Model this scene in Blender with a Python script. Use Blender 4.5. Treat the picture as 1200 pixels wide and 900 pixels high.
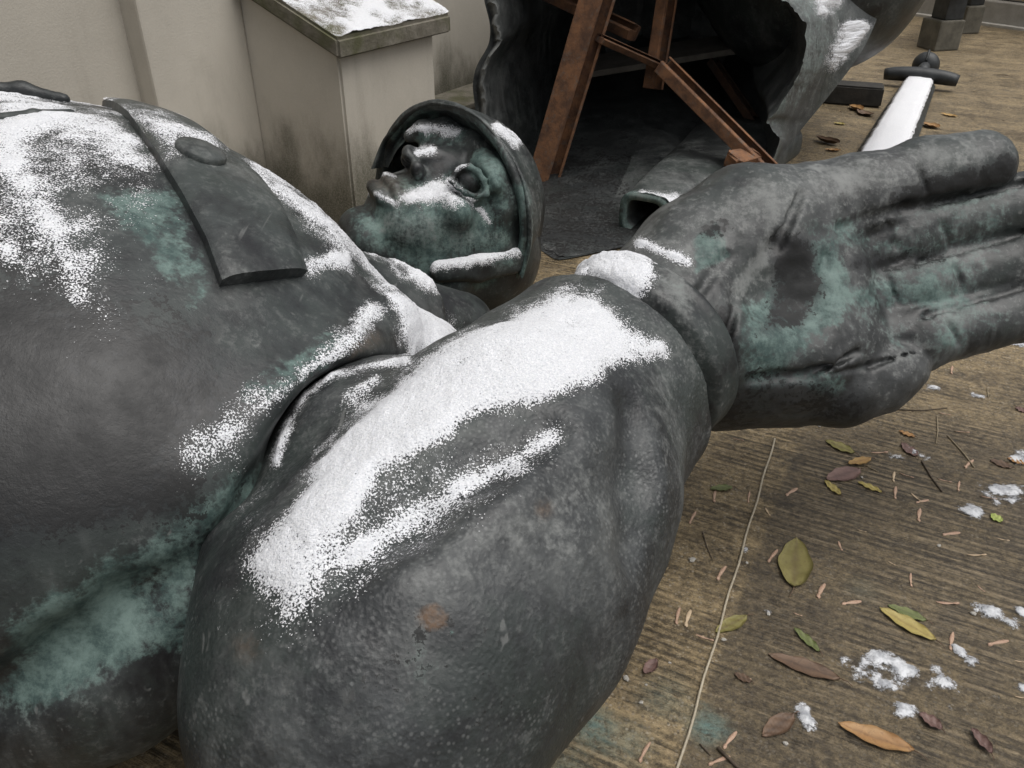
import bpy, bmesh, math, random
import numpy as np
from mathutils import Vector, Matrix
from mathutils.bvhtree import BVHTree

# ------------------------------------------------------------------ camera, sky, sun, exposure
sc = bpy.context.scene
for o in list(bpy.data.objects): bpy.data.objects.remove(o)
PITCH = math.radians(32.0); FPX = 971.0; CAMZ = 1.5
cam_d = bpy.data.cameras.new('camera'); cam = bpy.data.objects.new('camera', cam_d)
sc.collection.objects.link(cam); sc.camera = cam
cam.location = (0, 0, CAMZ); cam.rotation_euler = (math.pi/2 - PITCH, 0, 0)
cam_d.sensor_width = 36.0; cam_d.lens = 36.0*FPX/1200.0
cam_d.clip_start = 0.05; cam_d.clip_end = 500

SUN_EL, SUN_AZ = math.radians(70), math.radians(115)     # azimuth: from +X towards +Y is negative here, see below
w = bpy.data.worlds.new('World'); sc.world = w; w.use_nodes = True
nt = w.node_tree; bgn = nt.nodes['Background']
sky = nt.nodes.new('ShaderNodeTexSky'); sky.sky_type = 'NISHITA'; sky.sun_disc = False
sky.sun_elevation = SUN_EL; sky.sun_rotation = SUN_AZ
sky.air_density = 1.0; sky.dust_density = 5.0; sky.ozone_density = 1.0
hs = nt.nodes.new('ShaderNodeHueSaturation'); hs.inputs['Saturation'].default_value = 0.22
nt.links.new(sky.outputs[0], hs.inputs['Color']); nt.links.new(hs.outputs[0], bgn.inputs['Color'])
bgn.inputs['Strength'].default_value = 0.10
sun_d = bpy.data.lights.new('sun', 'SUN'); sun = bpy.data.objects.new('sun', sun_d); sc.collection.objects.link(sun)
sun_d.energy = 1.45; sun_d.angle = math.radians(60); sun_d.color = (1.0, 0.97, 0.93)
# Nishita: sun_rotation 0 = +Y, clockwise seen from above
sdir = Vector((math.sin(SUN_AZ)*math.cos(SUN_EL), math.cos(SUN_AZ)*math.cos(SUN_EL), math.sin(SUN_EL)))
sun.rotation_euler = sdir.to_track_quat('Z', 'Y').to_euler()
sc.view_settings.view_transform = 'Standard'; sc.view_settings.look = 'None'
sc.view_settings.exposure = 0.45; sc.view_settings.gamma = 1.0; sc.view_settings.use_curve_mapping = False
sc.render.resolution_x = 1024; sc.render.resolution_y = 768

# ------------------------------------------------------------------ pixel helpers (photo pixels, 1200 x 900)
CT, ST = math.cos(PITCH), math.sin(PITCH)
CAM = np.array([0, 0, CAMZ])
def ray(u, v):
    xr = (u-600)/FPX; yr = (450-v)/FPX
    return np.array([xr, CT+yr*ST, -ST+yr*CT])
def P(u, v, d): return CAM + d*ray(u, v)
def G(u, v, z=0.0):
    r = ray(u, v); return CAM + r*((z-CAMZ)/r[2])
def PY(u, v, y):
    r = ray(u, v); return CAM + r*(y/r[1])
def proj(V):
    V = np.asarray(V, dtype=np.float64)
    d = V[:, 1]*CT - (V[:, 2]-CAMZ)*ST; up = V[:, 1]*ST + (V[:, 2]-CAMZ)*CT
    d = np.maximum(d, .05)
    return 600+FPX*V[:, 0]/d, 450-FPX*up/d, d
def M(px, d): return px*d/FPX

# ------------------------------------------------------------------ numpy noise and signed distance tools
_rng = np.random.default_rng(7)
_tab = _rng.random((64, 64, 64)).astype(np.float32)
def vnoise(V, s, seed=0):
    q = np.asarray(V)*s + seed*17.31 + 100.0
    i = np.floor(q).astype(np.int64); f = q-i; f = f*f*(3-2*f)
    r = 0
    for dx in (0, 1):
        for dy in (0, 1):
            for dz in (0, 1):
                wgt = (f[:, 0] if dx else 1-f[:, 0])*(f[:, 1] if dy else 1-f[:, 1])*(f[:, 2] if dz else 1-f[:, 2])
                r = r + wgt*_tab[(i[:, 0]+dx) & 63, (i[:, 1]+dy) & 63, (i[:, 2]+dz) & 63]
    return r
def fbm(V, s, o=3, seed=0):
    r = 0; a = 0.5; t = 0
    for k in range(o):
        r = r + a*vnoise(V, s*2**k, seed+k); t += a; a *= .5
    return r/t
def smin(a, b, k):
    h = np.maximum(k-np.abs(a-b), 0)/k
    return np.minimum(a, b) - h*h*k*.25
def smax(a, b, k): return -smin(-a, -b, k)
def sell(p, c, r, R=None):
    q = p-np.asarray(c)
    if R is not None: q = q@np.asarray(R).T
    r = np.asarray(r)
    k0 = np.sqrt(((q/r)**2).sum(1)); k1 = np.sqrt(((q/(r*r))**2).sum(1))
    return k0*(k0-1)/np.maximum(k1, 1e-6)
def scap(p, a, b, r1, r2):
    a = np.asarray(a); ab = np.asarray(b)-a
    t = np.clip(((p-a)@ab)/max(ab@ab, 1e-9), 0, 1)
    return np.sqrt(((p-a-t[:, None]*ab)**2).sum(1)) - (r1+(r2-r1)*t)
def schain(p, pts, k=.03):
    d = None
    for (a, ra), (b, rb) in zip(pts[:-1], pts[1:]):
        e = scap(p, a, b, ra, rb)
        d = e if d is None else smin(d, e, k)
    return d
def pc(*lst): return [(P(u, v, d), M(r, d)) for (u, v, d, r) in lst]    # chain given in pixels, depth, pixel radius

def snets(f, lo, hi, cell, block=6):
    lo = np.asarray(lo, float); n = np.ceil((np.asarray(hi, float)-lo)/cell/block).astype(int)*block
    nb = n//block
    ci = np.stack(np.meshgrid(*[np.arange(k) for k in nb], indexing='ij'), -1).reshape(-1, 3)
    cen = lo + (ci+.5)*block*cell
    fc = f(cen)
    act = np.abs(fc) < block*cell*1.45
    val = np.repeat(np.repeat(np.repeat(fc.reshape(nb), block, 0), block, 1), block, 2).astype(np.float32)
    val = np.pad(val, ((0, 1),)*3, mode='edge')
    need = np.zeros(n+1, bool)
    off = np.arange(block+1)
    for c in ci[act]:
        x, y, z = c*block
        need[x:x+block+1, y:y+block+1, z:z+block+1] = True
    idx = np.argwhere(need)
    out = np.empty(len(idx), np.float32)
    for s in range(0, len(idx), 400000):
        out[s:s+400000] = f(lo+idx[s:s+400000]*cell)
    val[need] = out
    ins = val < 0
    nx, ny, nz = n
    cnt = np.zeros((nx, ny, nz), np.float32); acc = np.zeros((nx, ny, nz, 3), np.float32)
    for ax in range(3):
        sl0 = [slice(None)]*3; sl1 = [slice(None)]*3
        sl0[ax] = slice(0, -1); sl1[ax] = slice(1, None)
        a, b = val[tuple(sl0)], val[tuple(sl1)]
        cr = (ins[tuple(sl0)] != ins[tuple(sl1)])
        t = np.where(cr, a/np.where(cr, a-b, 1), 0)
        o1, o2 = [k for k in range(3) if k != ax]
        for d1 in (0, 1):
            for d2 in (0, 1):
                s = [slice(None)]*3
                s[o1] = slice(d1, d1+n[o1]); s[o2] = slice(d2, d2+n[o2])
                c = cr[tuple(s)]; tt = t[tuple(s)]
                cnt += c
                acc[..., ax] += np.where(c, tt, 0)
                if d1: acc[..., o1] += c
                if d2: acc[..., o2] += c
    m = cnt > 0
    vid = np.full((nx, ny, nz), -1, np.int64); vid[m] = np.arange(m.sum())
    V = lo + (np.argwhere(m) + acc[m]/cnt[m][:, None])*cell
    quads = []
    for ax in range(3):
        o1, o2 = (ax+1) % 3, (ax+2) % 3
        sl0 = [slice(None)]*3; sl1 = [slice(None)]*3
        sl0[ax] = slice(0, -1); sl1[ax] = slice(1, None)
        A = ins[tuple(sl0)]; B = ins[tuple(sl1)]
        e = np.argwhere(A != B)
        ok = (e[:, o1] > 0) & (e[:, o2] > 0) & (e[:, o1] < n[o1]) & (e[:, o2] < n[o2])
        e = e[ok]
        sgn = A[e[:, 0], e[:, 1], e[:, 2]]
        def g(i, j):
            k = e.copy(); k[:, o1] -= i; k[:, o2] -= j
            return vid[k[:, 0], k[:, 1], k[:, 2]]
        q = np.stack([g(1, 1), g(0, 1), g(0, 0), g(1, 0)], 1)
        q[~sgn] = q[~sgn][:, ::-1]
        quads.append(q)
    Q = np.concatenate(quads); Q = Q[(Q >= 0).all(1)]
    return V, Q
def vnormals(V, Q):
    a = V[Q[:, 2]]-V[Q[:, 0]]; b = V[Q[:, 3]]-V[Q[:, 1]]
    fn = np.cross(a, b); N = np.zeros_like(V)
    for k in range(4): np.add.at(N, Q[:, k], fn)
    return N/np.maximum(np.linalg.norm(N, axis=1, keepdims=True), 1e-12)
def subdivide(V, Q, attrs):
    e = np.concatenate([Q[:, [0, 1]], Q[:, [1, 2]], Q[:, [2, 3]], Q[:, [3, 0]]])
    es = np.sort(e, 1); u, inv = np.unique(es, axis=0, return_inverse=True); inv = inv.reshape(4, -1)
    nV, nE, nF = len(V), len(u), len(Q)
    out = []
    for A in [V]+attrs:
        out.append(np.concatenate([A, A[u].mean(1), A[Q].mean(1)]))
    em = inv+nV; fcn = np.arange(nF)+nV+nE
    NQ = np.concatenate([np.stack([Q[:, k], em[k], fcn, em[(k+3) % 4]], 1) for k in range(4)])
    return out[0], NQ, out[1:]

# ------------------------------------------------------------------ object helpers
COL = sc.collection
def tag(o, label=None, cat=None, group=None, kind=None):
    if label: o['label'] = label
    if cat: o['category'] = cat
    if group: o['group'] = group
    if kind: o['kind'] = kind
    return o
def empty(name, loc, label, cat, group=None):
    o = bpy.data.objects.new(name, None); COL.objects.link(o); o.location = loc; o.empty_display_size = .1
    return tag(o, label, cat, group)
def mesh_obj(name, V, Fc, mat, parent=None, smooth=True, attrs=None):
    me = bpy.data.meshes.new(name)
    me.from_pydata([tuple(map(float, v)) for v in V], [], [tuple(map(int, f)) for f in Fc])
    return fin(name, me, mat, parent, smooth, attrs)
def fast_obj(name, V, Q, mat, parent=None, attrs=None):
    me = bpy.data.meshes.new(name)
    me.vertices.add(len(V)); me.vertices.foreach_set('co', np.asarray(V, np.float32).ravel())
    me.loops.add(len(Q)*4); me.loops.foreach_set('vertex_index', Q.astype(np.int32).ravel())
    me.polygons.add(len(Q)); me.polygons.foreach_set('loop_start', np.arange(0, len(Q)*4, 4, dtype=np.int32))
    me.update(calc_edges=True)
    return fin(name, me, mat, parent, True, attrs)
def fin(name, me, mat, parent, smooth, attrs):
    if smooth: me.polygons.foreach_set('use_smooth', np.ones(len(me.polygons), bool))
    for k, a in (attrs or {}).items():
        at = me.attributes.new(k, 'FLOAT', 'POINT'); at.data.foreach_set('value', np.asarray(a, np.float32))
    me.update(); me.validate()
    o = bpy.data.objects.new(name, me); COL.objects.link(o)
    if mat: me.materials.append(mat)
    if parent:
        o.parent = parent; o.matrix_parent_inverse = Matrix.Translation(-Vector(parent.location))
    return o
def bm_obj(name, bm, mat, parent=None, smooth=False):
    me = bpy.data.meshes.new(name); bm.to_mesh(me); bm.free()
    return fin(name, me, mat, parent, smooth, None)
def add_box(bm, c, size, R=None, bevel=0.0):
    m = Matrix.Translation(Vector(c))
    if R is not None: m = m @ R.to_4x4()
    r = bmesh.ops.create_cube(bm, size=1.0, matrix=m @ Matrix.Diagonal((*size, 1)))
    if bevel:
        es = list({e for v in r['verts'] for e in v.link_edges})
        bmesh.ops.bevel(bm, geom=es, offset=bevel, segments=2, affect='EDGES', profile=.6)
def prism(bm, a, b, prof, upv=(0, 0, 1)):
    """extrude a 2-D closed profile (list of (s,t)) from a to b"""
    a, b = Vector(a), Vector(b); z = (b-a).normalized(); x = Vector(upv).cross(z).normalized(); y = z.cross(x)
    A = [bm.verts.new(a+x*s+y*t) for s, t in prof]; B = [bm.verts.new(b+x*s+y*t) for s, t in prof]
    n = len(prof)
    for i in range(n): bm.faces.new([A[i], A[(i+1) % n], B[(i+1) % n], B[i]])
    bm.faces.new(A[::-1]); bm.faces.new(B)
def tube(bm, pts, rad, n=8):
    rings = []
    for i, p in enumerate(pts):
        p = Vector(p); t = (Vector(pts[min(i+1, len(pts)-1)])-Vector(pts[max(i-1, 0)])).normalized()
        x = t.cross(Vector((0.13, .2, .97))).normalized(); y = t.cross(x)
        r = rad[i] if isinstance(rad, (list, tuple)) else rad
        rings.append([bm.verts.new(p+x*math.cos(2*math.pi*k/n)*r+y*math.sin(2*math.pi*k/n)*r) for k in range(n)])
    for a, b in zip(rings[:-1], rings[1:]):
        for k in range(n): bm.faces.new([a[k], a[(k+1) % n], b[(k+1) % n], b[k]])
    bm.faces.new(rings[0][::-1]); bm.faces.new(rings[-1])

# ------------------------------------------------------------------ materials
class NT:
    def __init__(s, name):
        s.m = bpy.data.materials.new(name); s.m.use_nodes = True; s.t = s.m.node_tree; s.b = s.t.nodes['Principled BSDF']
        s.co = s.n('ShaderNodeTexCoord').outputs['Object']
    def n(s, k, **kw):
        x = s.t.nodes.new(k)
        for a, b in kw.items(): setattr(x, a, b)
        return x
    def lk(s, a, b): s.t.links.new(a, b)
    def inp(s, sock, v):
        if hasattr(v, 'is_linked') or isinstance(v, bpy.types.NodeSocket): s.lk(v, sock)
        else: sock.default_value = v
    def noise(s, scale, detail=4, rough=.55, vec=None, dist=0.0):
        x = s.n('ShaderNodeTexNoise'); x.inputs['Scale'].default_value = scale; x.inputs['Detail'].default_value = detail
        x.inputs['Roughness'].default_value = rough; x.inputs['Distortion'].default_value = dist
        s.lk(vec or s.co, x.inputs['Vector']); return x.outputs['Fac']
    def voro(s, scale, vec=None, feature='F1'):
        x = s.n('ShaderNodeTexVoronoi', feature=feature); x.inputs['Scale'].default_value = scale
        s.lk(vec or s.co, x.inputs['Vector']); return x.outputs['Distance']
    def map(s, sc_=(1, 1, 1), rot=(0, 0, 0), loc=(0, 0, 0), vec=None):
        x = s.n('ShaderNodeMapping'); x.inputs['Scale'].default_value = sc_; x.inputs['Rotation'].default_value = rot; x.inputs['Location'].default_value = loc
        s.lk(vec or s.co, x.inputs['Vector']); return x.outputs[0]
    def ramp(s, v, lo, hi, a=0.0, b=1.0):
        x = s.n('ShaderNodeMapRange', interpolation_type='SMOOTHSTEP')
        for k, q in zip(('From Min', 'From Max', 'To Min', 'To Max'), (lo, hi, a, b)): x.inputs[k].default_value = q
        s.lk(v, x.inputs['Value']); return x.outputs[0]
    def math(s, op, a, b=0.0, c=None):
        x = s.n('ShaderNodeMath', operation=op); s.inp(x.inputs[0], a); s.inp(x.inputs[1], b)
        if c is not None: s.inp(x.inputs[2], c)
        return x.outputs[0]
    def mix(s, f, a, b):
        x = s.n('ShaderNodeMix', data_type='RGBA'); s.inp(x.inputs[0], f)
        s.inp(x.inputs[6], a if not isinstance(a, tuple) else (*a, 1)); s.inp(x.inputs[7], b if not isinstance(b, tuple) else (*b, 1))
        return x.outputs[2]
    def attr(s, name):
        x = s.n('ShaderNodeAttribute', attribute_name=name); return x.outputs['Fac']
    def sep(s):
        x = s.n('ShaderNodeSeparateXYZ'); s.lk(s.co, x.inputs[0]); return x.outputs
    def bump(s, h, strength, dist, prev=None):
        x = s.n('ShaderNodeBump'); x.inputs['Strength'].default_value = strength; x.inputs['Distance'].default_value = dist
        s.lk(h, x.inputs['Height'])
        if prev: s.lk(prev, x.inputs['Normal'])
        s.lk(x.outputs[0], s.b.inputs['Normal']); return x.outputs[0]
    def col(s, c): s.inp(s.b.inputs['Base Color'], c if not isinstance(c, tuple) else (*c, 1))
    def rough(s, r): s.inp(s.b.inputs['Roughness'], r)

def mat_bronze(name='weathered_bronze', base=(.012, .0125, .0135), light=(.036, .043, .042), hammer=0.12, dust=.34):
    t = NT(name)
    n1 = t.noise(2.4, 4, .66, dist=.8); n2 = t.noise(8, 6, .72); n3 = t.noise(75, 4, .72)
    streak = t.noise(6, 5, .72, t.map((1.0, 1.0, .16))); scr = t.noise(15, 3, .8, t.map((1.6, .09, 1.2), (0, .3, .9))); scr2 = t.noise(12, 3, .8, t.map((.10, 1.5, 1.4), (.2, .2, .5)))
    v = t.math('MULTIPLY_ADD', n1, .5, t.math('MULTIPLY', n2, .5))
    c = t.mix(t.ramp(v, .40, .62), base, light)
    c = t.mix(t.ramp(t.noise(3.3, 5, .75), .46, .62, 0, .6), c, (.034, .043, .039))
    c = t.mix(t.math('MULTIPLY', t.ramp(streak, .50, .68), dust), c, (.120, .126, .122))
    c = t.mix(t.math('MULTIPLY', t.ramp(t.math('MULTIPLY_ADD', n3, .55, t.math('MULTIPLY', n2, .5)), .53, .66), dust), c, (.135, .139, .134))
    c = t.mix(t.ramp(scr, .66, .72, 0, .5), c, (.16, .162, .156)); c = t.mix(t.ramp(scr2, .67, .72, 0, .4), c, (.14, .143, .138))
    if hammer > .4:
        vo2 = t.voro(125); sp = t.math('MULTIPLY', t.ramp(vo2, .42, .16), t.ramp(t.noise(5, 4, .7), .44, .60))
        c = t.mix(t.math('MULTIPLY', sp, .38), c, (.165, .17, .166))
    # verdigris, running downwards
    ga = t.attr('green')
    gm = t.math('ADD', ga, t.math('MULTIPLY_ADD', t.math('MULTIPLY_ADD', streak, .6, t.math('MULTIPLY', n2, .4)), 3.0, -1.60))
    gm = t.math('ADD', gm, t.math('MULTIPLY_ADD', n3, 1.3, -.65))
    gm = t.math('MULTIPLY', t.ramp(gm, .30, .80), t.ramp(ga, .02, .25))
    gcol = t.mix(t.ramp(t.math('MULTIPLY_ADD', t.noise(26, 6, .78), .7, t.math('MULTIPLY', streak, .3)), .38, .62), (.032, .060, .056), (.130, .188, .170))
    c = t.mix(t.math('MULTIPLY', gm, .88), c, gcol)
    # pale dust, plus brightening painted in where shade falls
    pa = t.attr('pale')
    pm = t.ramp(t.math('ADD', pa, t.math('ADD', t.math('MULTIPLY_ADD', streak, 2.2, -1.25), t.math('MULTIPLY_ADD', n3, 1.2, -.6))), .2, .85)
    c = t.mix(t.math('MULTIPLY', pm, .62), c, (.20, .207, .20))
    # smooth painted shade and dark reflection, then black crust with crisp, flaking edges
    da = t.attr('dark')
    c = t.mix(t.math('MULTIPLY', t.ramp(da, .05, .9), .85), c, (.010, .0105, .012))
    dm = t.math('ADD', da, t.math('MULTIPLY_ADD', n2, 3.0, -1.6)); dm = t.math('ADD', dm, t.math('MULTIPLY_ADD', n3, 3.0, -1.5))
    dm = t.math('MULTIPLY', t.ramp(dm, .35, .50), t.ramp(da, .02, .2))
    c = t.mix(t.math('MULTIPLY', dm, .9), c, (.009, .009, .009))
    # warm corrosion
    ra = t.attr('rust'); rm = t.math('MULTIPLY', ra, t.ramp(t.math('MULTIPLY_ADD', n3, .6, t.math('MULTIPLY', n2, .4)), .36, .58))
    c = t.mix(t.math('MULTIPLY', rm, .8), c, (.13, .078, .045))
    t.col(c)
    t.rough(t.ramp(t.math('ADD', n2, t.math('MULTIPLY', t.math('ADD', gm, pm), .25)), .3, .95, .36, .78))
    t.b.inputs['IOR'].default_value = 1.42
    b = t.bump(n2, .18, .012)
    if hammer > .0:
        vec = t.n('ShaderNodeVectorMath', operation='MULTIPLY_ADD')
        dn = t.n('ShaderNodeTexNoise'); dn.inputs['Scale'].default_value = 25; t.lk(t.co, dn.inputs['Vector'])
        t.lk(dn.outputs['Color'], vec.inputs[0]); vec.inputs[1].default_value = (.02, .02, .02); t.lk(t.co, vec.inputs[2])
        b = t.bump(t.ramp(t.voro(125, vec.outputs[0]), .0, .75), hammer*.32, .003, b)
    t.bump(n3, .35, .003, b)
    return t.m
def mat_snow():
    t = NT('powder_snow')
    cov = t.attr('cover'); fine = t.noise(330, 2, .7); mid = t.noise(55, 4, .65); gr = t.noise(700, 1, .5)
    a = t.math('ADD', t.math('MULTIPLY', cov, 2.6), t.math('MULTIPLY_ADD', fine, 4.8, -2.4))
    a = t.math('ADD', a, t.math('MULTIPLY_ADD', mid, 1.4, -.7))
    al = t.ramp(a, -.05, .25)
    t.lk(al, t.b.inputs['Alpha'])
    t.col(t.mix(t.ramp(fine, .3, .7), (.56, .575, .61), (.74, .745, .76)))
    t.rough(.75); t.b.inputs['Subsurface Weight'].default_value = .0
    b = t.bump(t.noise(220, 3, .7), .9, .004)
    t.bump(gr, .6, .0015, b)
    return t.m
def mat_solid_snow():
    t = NT('settled_snow'); f = t.noise(160, 3, .6)
    t.col(t.mix(t.ramp(f, .3, .7), (.62, .63, .66), (.74, .74, .75))); t.rough(.7)
    t.bump(t.noise(120, 4, .7), .6, .006); return t.m
def mat_slush():
    t = NT('melting_slush'); cov = t.attr('cover'); fine = t.noise(200, 3, .65); mid = t.noise(45, 3, .6)
    a = t.math('ADD', t.math('MULTIPLY', cov, 3.2), t.math('MULTIPLY_ADD', fine, 3.0, -1.5)); a = t.math('ADD', a, t.math('MULTIPLY_ADD', mid, 2.0, -1.0))
    t.lk(t.ramp(a, -.2, 1.3, 0, .93), t.b.inputs['Alpha']); t.col(t.mix(t.ramp(mid, .35, .65), (.30, .31, .33), (.62, .63, .65))); t.rough(.35)
    t.bump(fine, .7, .004); return t.m
def mat_concrete_ground():
    t = NT('ribbed_concrete')
    ang = math.radians(27)
    rv = t.map((1, 1, 1), (0, 0, ang))
    st = t.noise(20, 5, .66, t.map((.10, 3.6, 1), vec=rv)); st2 = t.noise(48, 3, .75, t.map((.20, 3.0, 1), vec=rv)); st3 = t.noise(9, 4, .7, t.map((.12, 1.6, 1), vec=rv))
    big = t.noise(.9, 6, .66, dist=.5); mid = t.noise(5.0, 7, .74, dist=.4); fin_ = t.noise(50, 6, .80); grit = t.noise(170, 3, .7)
    worn = t.ramp(t.math('MULTIPLY_ADD', mid, .65, t.math('MULTIPLY', big, .45)), .47, .60)
    keep = t.math('MULTIPLY_ADD', worn, -.72, 1.0)
    wv = t.n('ShaderNodeTexWave', wave_type='BANDS', bands_direction='Y', wave_profile='SIN')
    wv.inputs['Scale'].default_value = 14.0; wv.inputs['Distortion'].default_value = 1.6; wv.inputs['Detail'].default_value = 3; wv.inputs['Detail Scale'].default_value = 2.2; wv.inputs['Detail Roughness'].default_value = .7
    t.lk(t.map((.35, 1, 1), vec=rv), wv.inputs['Vector'])
    gran = t.math('MULTIPLY_ADD', fin_, .55, t.math('MULTIPLY_ADD', grit, .30, t.math('MULTIPLY', st3, .25)))
    c = t.mix(t.ramp(gran, .42, .68), (.066, .048, .025), (.365, .275, .148))
    c = t.mix(t.math('MULTIPLY', t.math('MULTIPLY', t.ramp(st, .52, .40), keep), .70), c, (.036, .027, .015))
    c = t.mix(t.math('MULTIPLY', t.math('MULTIPLY', t.ramp(st2, .47, .38), keep), .55), c, (.034, .025, .015))
    c = t.mix(t.math('MULTIPLY', t.math('MULTIPLY', t.ramp(st, .55, .66), keep), .60), c, (.40, .30, .17))
    wr_ = t.math('MULTIPLY', t.ramp(wv.outputs['Fac'], .62, .92), t.math('MULTIPLY', keep, t.ramp(fin_, .38, .55)))
    c = t.mix(t.math('MULTIPLY', wr_, .34), c, (.42, .32, .185)); c = t.mix(t.math('MULTIPLY', t.math('MULTIPLY', t.ramp(wv.outputs['Fac'], .30, .06), keep), .55), c, (.030, .022, .012))
    c = t.mix(t.ramp(t.noise(7, 6, .75), .53, .64, 0, .5), c, (.034, .027, .018))
    ag = t.n('ShaderNodeTexVoronoi'); ag.inputs['Scale'].default_value = 105; t.lk(t.co, ag.inputs['Vector'])
    agm = t.math('MULTIPLY', t.ramp(ag.outputs['Distance'], .42, .28), t.math('MULTIPLY_ADD', worn, .55, .18))
    agc = t.n('ShaderNodeSeparateColor'); t.lk(ag.outputs['Color'], agc.inputs[0])
    c = t.mix(t.math('MULTIPLY', agm, t.ramp(agc.outputs[0], .35, .6)), c, t.mix(agc.outputs[1], (.07, .055, .038), (.40, .345, .26)))
    c = t.mix(t.ramp(big, .50, .72, 0, .30), c, (.055, .042, .027))
    c = t.mix(t.math('MULTIPLY', t.ramp(grit, .60, .70, 0, .75), t.ramp(mid, .45, .6, .2, 1)), c, (.44, .39, .31))
    c = t.mix(t.ramp(t.noise(30, 5, .85), .58, .67, 0, .6), c, (.38, .32, .225))
    c = t.mix(t.ramp(t.noise(85, 4, .78), .58, .68, 0, .8), c, (.018, .014, .009))
    rib = t.math('MULTIPLY', t.math('MULTIPLY_ADD', t.ramp(st, .38, .62), .7, t.math('MULTIPLY', t.ramp(st2, .38, .6), .3)), keep)
    wet = t.ramp(t.noise(2.3, 6, .74), .51, .60); c = t.mix(t.math('MULTIPLY', wet, .45), c, t.mix(t.ramp(fin_, .4, .62), (.022, .016, .009), (.13, .096, .054)))
    # darker, dirtier slab on the far side of the joint
    rx = t.n('ShaderNodeSeparateXYZ'); t.lk(rv, rx.inputs[0])
    jx = math.cos(ang)*.326-math.sin(ang)*.98
    slab = t.ramp(rx.outputs[0], jx-.01, jx+.01)
    near = t.ramp(t.sep()[1], 2.6, 1.7)
    c = t.mix(t.math('MULTIPLY', t.math('MULTIPLY', slab, near), .55), c, t.mix(t.ramp(t.math('MULTIPLY_ADD', fin_, .6, t.math('MULTIPLY', rib, .25)), .32, .62), (.026, .021, .015), (.17, .14, .10)))
    # green-blue copper run-off
    for (u, v, rr, k) in ((692, 848, .075, .8), (830, 850, .06, .8), (780, 820, .08, .25), (735, 870, .07, .35), (660, 900, .06, .4), (1010, 690, .05, .12)):
        g = G(u, v)
        d = t.n('ShaderNodeVectorMath', operation='DISTANCE'); t.lk(t.co, d.inputs[0]); d.inputs[1].default_value = tuple(g)
        mm = t.math('MULTIPLY', t.ramp(t.math('MULTIPLY_ADD', mid, .12, d.outputs['Value']), rr+.07, .055), t.ramp(fin_, .3, .6))
        c = t.mix(t.math('MULTIPLY', mm, k), c, (.13, .22, .20))
    t.col(c); t.rough(t.math('MULTIPLY_ADD', wet, -.18, t.ramp(mid, .35, .65, .42, .78)))
    b = t.bump(rib, .75, .008); b = t.bump(fin_, .7, .008, b); t.bump(grit, .5, .002, b)
    return t.m
def mat_plaster():
    t = NT('grey_render_plaster')
    n1 = t.noise(1.3, 6, .6); n2 = t.noise(7, 5, .65, t.map((1, 1, .35))); n3 = t.noise(130, 3, .6)
    c = t.mix(t.ramp(n1, .3, .7), (.40, .37, .315), (.49, .455, .39))
    c = t.mix(t.ramp(n2, .5, .75, 0, .35), c, (.30, .272, .228))
    run = t.noise(5, 4, .6, t.map((1, 1, .08))); c = t.mix(t.ramp(run, .55, .75, 0, .4), c, (.235, .213, .175))
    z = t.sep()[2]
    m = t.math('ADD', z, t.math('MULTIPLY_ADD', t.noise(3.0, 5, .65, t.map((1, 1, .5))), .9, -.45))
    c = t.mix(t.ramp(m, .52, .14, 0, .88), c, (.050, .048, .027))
    c = t.mix(t.ramp(n3, .35, .75, 0, .25), c, (.50, .47, .415))
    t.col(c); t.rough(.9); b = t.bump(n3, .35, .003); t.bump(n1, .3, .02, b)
    return t.m
def mat_stone(name='mossy_stone', a=(.085, .075, .055), b=(.17, .155, .125), moss=(.06, .062, .022)):
    t = NT(name); n = t.noise(9, 6, .68); f = t.noise(70, 4, .7)
    c = t.mix(t.ramp(n, .3, .7), a, b); c = t.mix(t.ramp(t.noise(4, 5, .6), .45, .65, 0, .8), c, moss)
    c = t.mix(t.ramp(f, .55, .75, 0, .6), c, (.03, .028, .02)); t.col(c); t.rough(.92)
    bb = t.bump(n, .5, .02); t.bump(f, .6, .006, bb); return t.m
def mat_rust(name='rusty_steel', k=1.0):
    t = NT(name); n = t.noise(11, 7, .7); f = t.noise(80, 5, .7)
    c = t.mix(t.ramp(n, .3, .7), (.060*k, .030*k, .018*k), (.21*k, .098*k, .044*k))
    c = t.mix(t.ramp(t.noise(26, 5, .7), .52, .7, 0, .8), c, (.105*k, .085*k, .07*k))
    c = t.mix(t.ramp(f, .58, .74, 0, .7), c, (.022, .014, .01)); t.col(c); t.rough(.85)
    bb = t.bump(n, .4, .006); t.bump(f, .6, .003, bb); return t.m
def mat_leaf(name, a, b, spot=(.08, .05, .025), amt=.5):
    t = NT(name); n = t.noise(18, 5, .65); f = t.noise(120, 4, .65)
    oi = t.n('ShaderNodeObjectInfo').outputs['Random']
    c = t.mix(t.ramp(n, .3, .7), a, b); c = t.mix(t.math('MULTIPLY', oi, .25), c, spot)
    c = t.mix(t.ramp(f, .52, .72, 0, amt), c, spot); c = t.mix(t.math('MULTIPLY', t.attr('rib'), .45), c, spot)
    t.col(c); t.rough(.6); t.bump(f, .4, .001); return t.m
def mat_plain(name, a, b, scale=12, rough=.8, bmp=.4, spec=None):
    t = NT(name); n = t.noise(scale, 6, .65); f = t.noise(scale*9, 4, .65)
    c = t.mix(t.ramp(n, .3, .7), a, b); c = t.mix(t.ramp(f, .55, .75, 0, .35), c, tuple(x*.4 for x in a))
    t.col(c); t.rough(rough); bb = t.bump(n, bmp, .01); t.bump(f, bmp, .003, bb); return t.m

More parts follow.
